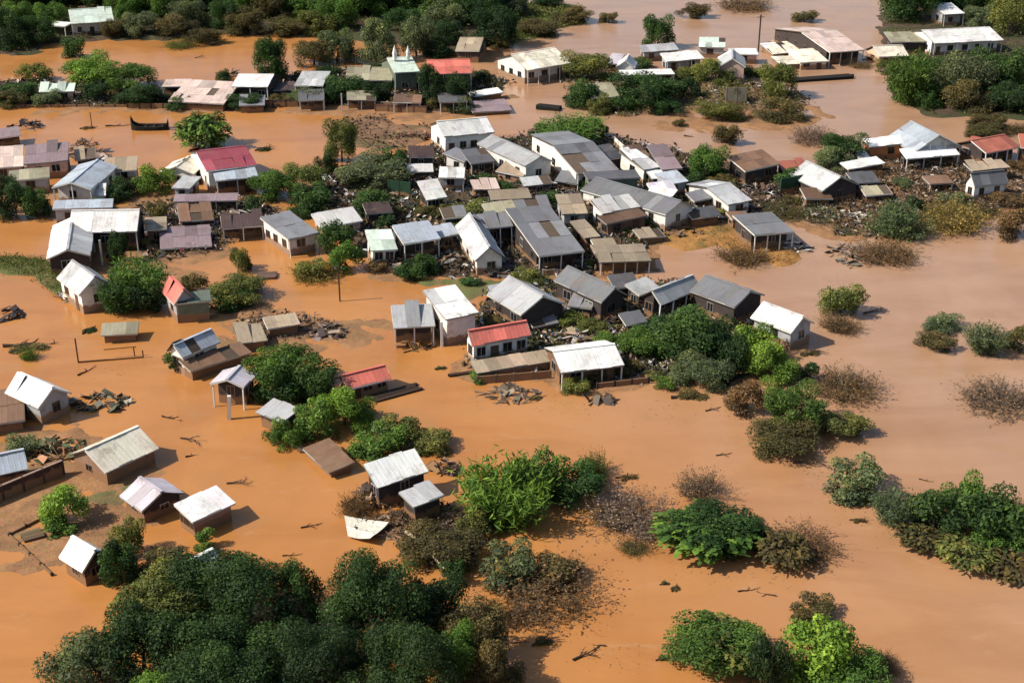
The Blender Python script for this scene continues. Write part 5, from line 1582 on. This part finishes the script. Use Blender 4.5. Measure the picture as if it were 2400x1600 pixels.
# river, right
T((1922, 662, 2022, 750), "ol", "c", "straggling bush standing alone in the river near the small white house")
T((1930, 720, 2010, 785), "bn", "w", "brown twigs under the straggling river bush")
T((2165, 738, 2252, 778), "gy", "c", "small flat-topped grey bush in the open river")
T((2150, 778, 2245, 826), "bo", "c", "brown rounded bush below the flat-topped grey bush")
T((2255, 755, 2365, 838), "gy", "f", "spiky grey-green bush in the open river", sink=.85)
T((2355, 765, 2430, 830), "bo", "c", "dark bush at the photo edge beside the spiky bush")
T((1905, 850, 2045, 940), "bn", "w", "sparse drowned brush near the row of river trees")
T((2265, 885, 2420, 970), "pk", "w", "pinkish drowned brush at the photo edge in the river")
T((1520, 715, 1725, 870), "dk", "c", "large dark tree in front of the dark grey row house")
T((1440, 760, 1570, 850), "md", "c", "green sloping bush beside the large dark tree")
T((1575, 830, 1710, 920), "gy", "c", "dusty green bush at the waterline below the large dark tree")
T((1720, 760, 1830, 860), "br", "c", "bright green tree in front of the small white house")
T((1730, 800, 1880, 910), "br", "c", "fresh green tree on the river edge")
T((1690, 790, 1760, 900), "dd", "c", "dark tree between the fresh green tree and the large dark tree")
T((1865, 850, 1920, 900), "dd", "c", "dark little bush off the fresh green tree")
T((1780, 900, 1945, 1035), "md", "c", "big rounded green tree at the river point")
T((1910, 955, 2035, 1030), "ol", "c", "low yellow-green bush beside the big rounded tree")
T((1700, 895, 1800, 985), "bn", "c", "brown dead bush between bank and big rounded tree")
T((1755, 990, 1920, 1065), "bo", "c", "brown undergrowth bush in front of the big rounded tree")
T((1935, 1070, 2075, 1180), "gy", "c", "grey-green bush at the start of the riverside hedge")
T((2040, 1140, 2150, 1240), "gy", "f", "leaning reed clump in the riverside hedge", sink=.85)
T((2110, 1145, 2270, 1280), "dk", "c", "dark tree in the riverside hedge")
T((2220, 1115, 2320, 1230), "md", "c", "green round-topped tree above the riverside hedge")
T((2250, 1150, 2410, 1300), "dk", "c", "large dark tree at the photo edge of the riverside hedge")
T((2280, 1220, 2420, 1320), "md", "c", "mid-green bush in front of the large hedge tree")
T((2100, 1220, 2210, 1300), "bo", "b", "broad-leaved muddy plants at the hedge foot")
T((2200, 1250, 2320, 1345), "ol", "b", "arching broad leaves hanging over the water from the hedge")
T((2330, 1160, 2430, 1230), "bo", "w", "bare brush behind the large hedge tree")
T((2310, 1300, 2430, 1350), "bo", "b", "muddy low plants at the photo edge below the hedge")
# centre foreground shrubs
T((575, 800, 780, 945), "md", "c", "large green tree left of the small red roofed house")
T((585, 840, 720, 955), "dk", "c", "dark lower half of the tree beside the lilac shed")
T((700, 850, 790, 960), "dk", "c", "dark tree just behind the small red roofed house")
T((735, 905, 880, 1020), "br", "c", "bright leafy tree in front of the small red roofed house")
T((690, 940, 800, 1040), "md", "c", "green bush beside the bush shed")
T((625, 985, 700, 1058), "md", "c", "small leafy bush with a fallen pole by the water")
T((820, 990, 960, 1082), "md", "c", "soft green bush above the wrecked house")
T((880, 975, 985, 1060), "ol", "c", "olive bush with reddish tips above the wrecked house")
T((970, 1005, 1070, 1070), "ol", "c", "neat olive bush casting a shadow on the water")
T((1075, 1065, 1295, 1260), "br", "f", "big bright green tree beside the wrecked house")
T((1180, 1050, 1330, 1200), "md", "c", "green crown of the tree on the muddy spit")
T((1270, 1080, 1420, 1190), "dk", "c", "dark green bush on the tip of the muddy spit")
T((1350, 1040, 1425, 1130), "ol", "w", "thin tall sprigs above the dark spit bush")
T((1070, 1180, 1180, 1270), "ol", "c", "yellow-green bush at the foot of the big bright tree")
T((1130, 1270, 1260, 1380), "gy", "c", "pale grey-green shrub below the big bright tree")
T((1160, 1330, 1370, 1430), "bn", "w", "brown drowned brush at the end of the muddy spit")
T((1240, 1310, 1370, 1380), "bo", "c", "dark brown bush in the drowned brush")
T((940, 1235, 1120, 1330), "bo", "c", "tangled brown bush with a pale fallen trunk")
T((1030, 1300, 1100, 1370), "dk", "c", "dark shrub touching the big foreground trees")
T((800, 1130, 860, 1220), "bn", "w", "dry brown brush against the splintered planks")
T((1595, 1080, 1690, 1180), "pk", "w", "bare see-through bush alone in the brown water")
T((1400, 1150, 1570, 1245), "pk", "w", "mauve drowned brush beside the dark spit bush")
T((1390, 1180, 1480, 1230), "bo", "w", "dark twigs at the edge of the mauve brush")
T((1545, 1185, 1765, 1315), "md", "b", "large-leaved plant clump standing in the brown water")
T((1548, 1172, 1770, 1306), "dk", "c", "dark shrub inside the large-leaved clump")
T((1720, 1215, 1810, 1290), "dk", "c", "dark bush next to the large-leaved clump")
T((1800, 1215, 1955, 1320), "bn", "w", "dense brown drowned thicket beyond the large-leaved clump")
T((1780, 1240, 1900, 1345), "bo", "b", "muddy broad leaves in front of the drowned thicket")
T((1455, 1260, 1520, 1300), "bo", "w", "tuft of dark twigs in front of the mauve brush")
# bottom right
T((1570, 1435, 1790, 1600), "md", "c", "rounded leafy tree at the bottom edge in open water")
T((1600, 1440, 1780, 1590), "ol", "b", "broad yellowish leaves on the rounded bottom-edge tree")
T((1750, 1480, 1850, 1640), "dd", "c", "dark shrub between the two bottom-edge trees")
T((1840, 1455, 2030, 1640), "br", "c", "bright green tree at the bottom edge in open water")
T((1890, 1530, 2100, 1680), "md", "c", "green leafy tree cut by the bottom edge")
T((1855, 1405, 1960, 1450), "bo", "c", "small dark bush poking out above the bright bottom-edge tree")
T((2040, 1520, 2110, 1580), "bn", "w", "brown brush beside the bright bottom-edge tree")
# left foreground
T((92, 1145, 200, 1252), "br", "c", "bright green round tree in the flooded garden plot")
T((105, 1215, 185, 1262), "md", "c", "low shrub under the bright green garden tree")
T((255, 1210, 345, 1320), "ol", "c", "olive tree behind the white roofed hut")
T((230, 1270, 330, 1385), "dk", "c", "dark leafy bush beside the white roofed hut")
T((330, 1285, 440, 1350), "bo", "c", "brown shadowed bush behind the big dark trees")
T((450, 1245, 510, 1300), "md", "c", "small green bush by the pinkish box house")
T((10, 1015, 100, 1080), "gy", "c", "grey-green bush behind the orange heap of rubbish")
T((385, 820, 440, 875), "dk", "c", "dark bush in the white wall gap of the streaked house")
T((50, 800, 85, 850), "md", "w", "small sprig in the orange water by the photo edge")
FG = "big dark trees along the bottom edge"
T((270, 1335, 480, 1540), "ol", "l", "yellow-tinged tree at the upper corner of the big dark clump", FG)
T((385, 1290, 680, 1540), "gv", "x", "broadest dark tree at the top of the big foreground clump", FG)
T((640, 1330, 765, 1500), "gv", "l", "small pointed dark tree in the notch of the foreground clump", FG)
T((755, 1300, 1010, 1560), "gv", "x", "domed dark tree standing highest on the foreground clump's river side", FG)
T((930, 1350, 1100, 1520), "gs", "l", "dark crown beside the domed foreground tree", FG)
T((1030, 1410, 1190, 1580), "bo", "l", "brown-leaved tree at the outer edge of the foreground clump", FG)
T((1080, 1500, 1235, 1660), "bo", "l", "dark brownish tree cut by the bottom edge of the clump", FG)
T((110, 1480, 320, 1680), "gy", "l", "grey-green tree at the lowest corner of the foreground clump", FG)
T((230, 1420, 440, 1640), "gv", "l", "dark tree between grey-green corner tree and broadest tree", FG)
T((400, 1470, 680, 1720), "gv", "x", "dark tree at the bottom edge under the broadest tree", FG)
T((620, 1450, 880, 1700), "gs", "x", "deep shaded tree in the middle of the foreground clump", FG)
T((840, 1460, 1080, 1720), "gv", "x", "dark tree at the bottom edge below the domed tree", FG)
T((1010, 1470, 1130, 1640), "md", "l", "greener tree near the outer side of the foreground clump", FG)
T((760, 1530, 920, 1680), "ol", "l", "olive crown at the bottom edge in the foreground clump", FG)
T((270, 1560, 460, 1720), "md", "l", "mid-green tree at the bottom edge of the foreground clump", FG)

# ------------------------------------------------------------------ drifting branches
for lab, x, y, w, a, lf in [
    ("small dark clod of branches left of its twin in open water", 1560, 1368, 34, .3, "bo"),
    ("rounded dark clod of branches, nearer twin in open water", 1584, 1380, 36, .8, "bo"),
    ("twisted dark branch drifting far out in brown water", 1750, 1384, 48, .2, None),
    ("short forked branch drifting beside the twisted branch", 1800, 1388, 50, 2.4, None),
    ("leafy twig floating below the foreground shore", 1275, 1506, 70, .4, "bo"),
    ("dark stick drifting between leafy twig and foreground trees", 1222, 1508, 40, .0, None),
    ("dark bent branch floating in the open bottom water", 1395, 1510, 56, 2.9, None),
    ("pale sunken twigs beneath the dark bent branch", 1378, 1538, 86, .4, None),
    ("leafy floating branch off the rounded bottom-edge tree", 1556, 1544, 46, .3, "bo"),
    ("crooked branch stuck in the open orange water", 395, 985, 60, -.75, None),
    ("thin branch trailing behind the crooked branch", 445, 1034, 60, -.5, None),
    ("sticks drifting beside the pinkish box house", 558, 1135, 60, -.1, None),
    ("thin twig drifting past the cream house shadow", 462, 1066, 60, .4, None),
    ("faint drift of twigs above the foreground trees", 728, 1236, 50, .1, None),
    ("small stick above the notch of the foreground clump", 680, 1302, 40, .1, None),
    ("brown mat of flotsam by the white house in the bank corner", 60, 818, 130, -.2, "bo"),
    ("dark snag off the far orange pool", 505, 106, 24, .0, None),
    ("pale snag in the middle of the far orange pool", 468, 136, 24, .2, None),
    ("dark driftwood lump in the orange channel by the red roofed house", 1034, 864, 34, .2, "dd"),
    ("thin log floating in the brown river bend", 1696, 1068, 40, .0, None),
    ("little dark log floating in the pale river", 2166, 1126, 28, -.5, None),
    ("dark driftwood heap at the river point", 1820, 1050, 110, .1, "bo"),
    ("long dark driftwood off the river point", 1895, 1088, 80, -.2, None),
    ("dark knot of drift at the start of the hedge foot", 2012, 1222, 46, -.3, "bo"),
    ("brown driftwood raft between the brown house and the river point", 1625, 930, 120, .15, "bo"),
    ("small brown log near the driftwood raft", 1672, 962, 44, .2, None),
    ("dark log beside the brown terrace planks", 1256, 934, 40, .4, "bo"),
    ("floating root behind the dark spit bush", 1470, 1122, 60, -.1, "bo"),
    ("dark drift caught below the mauve brush", 1472, 1238, 70, .4, "bo"),
    ("fallen black branch by the stunted black bush", 620, 352, 50, .3, "dd"),
    ("dark logs lying on the flat by the island", 1630, 322, 60, -.3, None),
    ("floating bough near the inlet pole", 205, 302, 40, .1, "bn"),
    ("drifting sticks just above the black hull's bow", 270, 296, 50, .1, None),
    ("dark drift line beside the pale fallen trunk", 1090, 1300, 90, .0, "bo"),
    ("floating twigs near the small white riverside house", 1900, 830, 60, .2, "bo"),
    ("thin branch shadowing the river bush", 2050, 735, 60, .0, None),
    ("lone snag below the grey raft of boards", 2000, 628, 24, .4, None),
    ("broken branch on the mud by the olive-brown shed", 212, 776, 50, .9, "dd"),
    ("red-brown snag standing near the timber frame", 200, 872, 50, 1.0, None),
]:
    drift(lab, x, y, w, a, leafy=lf)


# pale fallen trunk across the tangled bush
def fallen_trunk(label, a, b, r, col):
    pa, pb = P(*a), P(*b)
    d = pb - pa
    root = empty("fallen_trunk", pa, math.atan2(d.y, d.x))
    tag(root, label, "trunk")
    L = d.length
    V, F = [], []
    for j in range(7):
        t = j / 6
        rr = r * (1 - t * .6)
        for k in range(7):
            q = 2 * math.pi * k / 7
            V.append((t * L, math.cos(q) * rr + .12 * math.sin(t * 5), .45 + .5 * t * (1 - t) + math.sin(q) * rr))
    for j in range(6):
        for k in range(7):
            F.append((j * 7 + k, j * 7 + (k + 1) % 7, (j + 1) * 7 + (k + 1) % 7, (j + 1) * 7 + k))
    put("log", mesh_from("log", V, F, BARK, True), root, color=col)
    for t, s in ((.35, 1), (.6, -1), (.8, 1)):
        bar("branch", (t * L, 0, .5), (t * L + .7, s * .9, .7), .06, .06, WOOD, "timber_box", root, col)


fallen_trunk("pale bare trunk lying across the tangled brown bush", (952, 1256), (1048, 1345), .17, (.42, .33, .22))
fallen_trunk("dark log slanting behind the tangled brown bush", (1032, 1242), (1072, 1290), .2, (.06, .04, .03))

_r = random.Random(5)
for (x, y, lab) in [
    (1000, 500, "weeds at the open side of the hanging white sheet"), (1090, 530, "weed clump beside the steep narrow grey roof's eave"),
    (1130, 430, "weeds below the black wreck of a box near the white barn"), (1180, 440, "weeds under the tilted pale roof of the barrel-shaped house"),
    (1230, 430, "weeds in front of the barrel-shaped house's end"), (1290, 470, "weeds beside the pale beige roof's back corner"),
    (1380, 440, "weeds at the foot of the dark green-grey barn wall"), (1420, 450, "second weed clump along the dark green-grey barn wall"),
    (1460, 540, "weeds in the gap before the brown timber-walled shed"), (1540, 520, "weeds under the white gable with a window"),
    (1580, 500, "weed clump touching the window gable's corner on the silt side"), (1640, 500, "weeds between the window gable and the pale grey gabled house"),
    (1700, 500, "weeds in front of the pale grey gabled house"), (1240, 650, "weeds at the water side of the pale low wall"),
    (1100, 660, "weeds on the grassy lot behind the bright white roofed house"), (960, 640, "weeds at the channel edge below the blue-grey roofed house"),
    (1700, 430, "weeds between the neat round tree and the broad brown roof"), (1500, 420, "weeds beside the twisted white sheet wreck"),
    (1340, 520, "weeds pinched between the largest grey roof and the beige roof"), (1130, 480, "weeds behind the tan patched roof"),
    (870, 470, "weeds under the dark garden tree"), (930, 500, "weeds at the rear corner of the blue-grey roofed house"),
    (700, 500, "weeds at the rear flank of the long grey round-shouldered house"), (1860, 470, "weeds between the green sheet fence and the brown ruin"),
    (1390, 620, "weeds at the near corner of the largest grey roof's side wall")]:
    w = _r.uniform(40, 80)
    T((x - w / 2, y - w * .28, x + w / 2, y + w * .28), _r.choice(["ol", "dk", "bo", "dk"]), "c", lab, "weed clumps in the hamlet wreckage")
for (x, y, lab) in [
    (1160, 760, "weeds between the bright white house and the red roofed house"), (1260, 770, "weeds behind the red roofed house's gutter end"),
    (1390, 770, "weeds below the black gabled row house"), (1420, 800, "weeds above the white roofed house's ridge"),
    (1480, 790, "weeds between the rubble tangle and the green sloping bush"), (1530, 880, "weeds on the water's edge by the dusty green bush"),
    (1460, 860, "weeds at the river-side corner of the lower white roof"), (1340, 750, "weeds under the white-sided row house"),
    (1580, 760, "weeds in front of the broad whitish roof"), (1620, 720, "weeds against the black front under the broad whitish roof"),
    (1560, 900, "weeds awash off the dusty green bush"), (1130, 880, "weeds at the near end of the grey terrace"),
    (1160, 850, "weeds growing over the edge of the grey terrace"), (1350, 905, "weeds at the porch posts of the lower white roofed house"),
    (1385, 895, "second weed clump at the porch of the lower white roofed house")]:
    w = _r.uniform(36, 84)
    T((x - w / 2, y - w * .3, x + w / 2, y + w * .3), _r.choice(["ol", "md", "bo", "ol"]), "c", lab, "weed clumps by the row houses")
for (x, y, lab) in [
    (1920, 500, "dead brush between the brown ruin and the water"), (1980, 540, "dead brush beside the white drums"),
    (2060, 430, "dead brush behind the low olive hut"), (2120, 430, "dead brush between the olive hut and the dark hut"),
    (2160, 440, "dead brush in front of the dark hut on the bank"), (2240, 470, "dead brush at the sunlit gable of the small white cottage"),
    (2300, 490, "dead brush on the shore below the small white cottage"), (2360, 470, "dead brush at the far side of the small white cottage"),
    (1900, 440, "dead brush behind the brown ruin"), (2040, 400, "dead brush beside the white oval-looking roof"),
    (2100, 480, "dead brush at the back of the willowy brush"), (2390, 390, "dead brush at the photo edge below the red roofs"),
    (2350, 380, "dead brush under the red tiled roof's porch"), (2210, 500, "dead brush rising behind the golden twiggy bush")]:
    w = _r.uniform(40, 90)
    T((x - w / 2, y - w * .25, x + w / 2, y + w * .25), _r.choice(["bn", "bo", "gy", "bn"]), _r.choice(["c", "w", "w"]), lab, "brush clumps on the river bank")
for (x, y, lab) in [
    (30, 232, "dusky scrub at the photo end of the far bank"), (110, 232, "dusky scrub in front of the pale tin shelter"),
    (330, 236, "dusky scrub below the green hedge-like bush"), (420, 244, "dusky scrub under the low pinkish shed's eave"),
    (580, 240, "dusky scrub before the black-walled house with the white roof"), (660, 236, "dusky scrub before the grey-white tin house"),
    (720, 230, "dusky scrub around the dark framed hut"), (790, 222, "dusky scrub behind the nearer white gate post"),
    (860, 232, "dusky scrub around the dark low hut of the far row"), (950, 236, "dusky scrub beside the reddish plank hut"),
    (1010, 244, "dusky scrub between plank hut and black stilted hut"), (1080, 250, "dusky scrub before the black stilted hut"),
    (640, 176, "dusky scrub under the round-headed dark tree"), (770, 170, "dusky scrub at the end of the grey-green long roof"),
    (880, 172, "dusky scrub behind the grey-green long roof"), (1130, 180, "dusky scrub beyond the coral-red roofed house")]:
    w = _r.uniform(50, 90)
    T((x - w / 2, y - w * .28, x + w / 2, y + w * .28), _r.choice(["dk", "bo", "dd", "gy"]), "c", lab, "scrub clumps along the far row")

for (x, y, w, col, kd, lab) in [
    (1690, 262, 110, "ol", "c", "olive scrub on the flat below the ruined island wall"), (1830, 262, 120, "bo", "c", "brown scrub on the flat below the straggly olive tree"),
    (1500, 150, 60, "dk", "c", "dark bush behind the thin white slab canopy"), (1610, 175, 70, "ol", "c", "olive bush between the canopy and the pedimented house"),
    (1760, 170, 60, "ol", "c", "olive bush at the foot of the utility pole side wall"), (1460, 245, 80, "md", "c", "green bush at the near shore of the low island"),
    (1560, 252, 90, "dk", "c", "dark bush along the near shore of the low island"), (1345, 170, 50, "bo", "c", "brown bush at the end of the cream-white rounded house"),
    (2080, 160, 70, "ol", "c", "olive bush between the mauve roofed house and the far garden"), (2020, 150, 50, "bn", "w", "dead brush beside the mauve roofed house's porch"),
    (2300, 310, 90, "bo", "c", "brown bush behind the red tiled roofs"), (2380, 300, 80, "bo", "w", "dead brush at the photo edge behind the red roofs"),
    (1170, 100, 70, "bo", "c", "brown bush on the near tip of the dark wood"), (1240, 70, 80, "ol", "w", "dry weeds on the low far bank"),
    (480, 90, 90, "bo", "c", "brown shoreline bush at the middle of the far orange pool"), (420, 100, 70, "ol", "w", "dry weeds on the rim of the far orange pool")]:
    T((x - w / 2, y - w * .24, x + w / 2, y + w * .24), col, kd, lab, "scrub of the far flats")
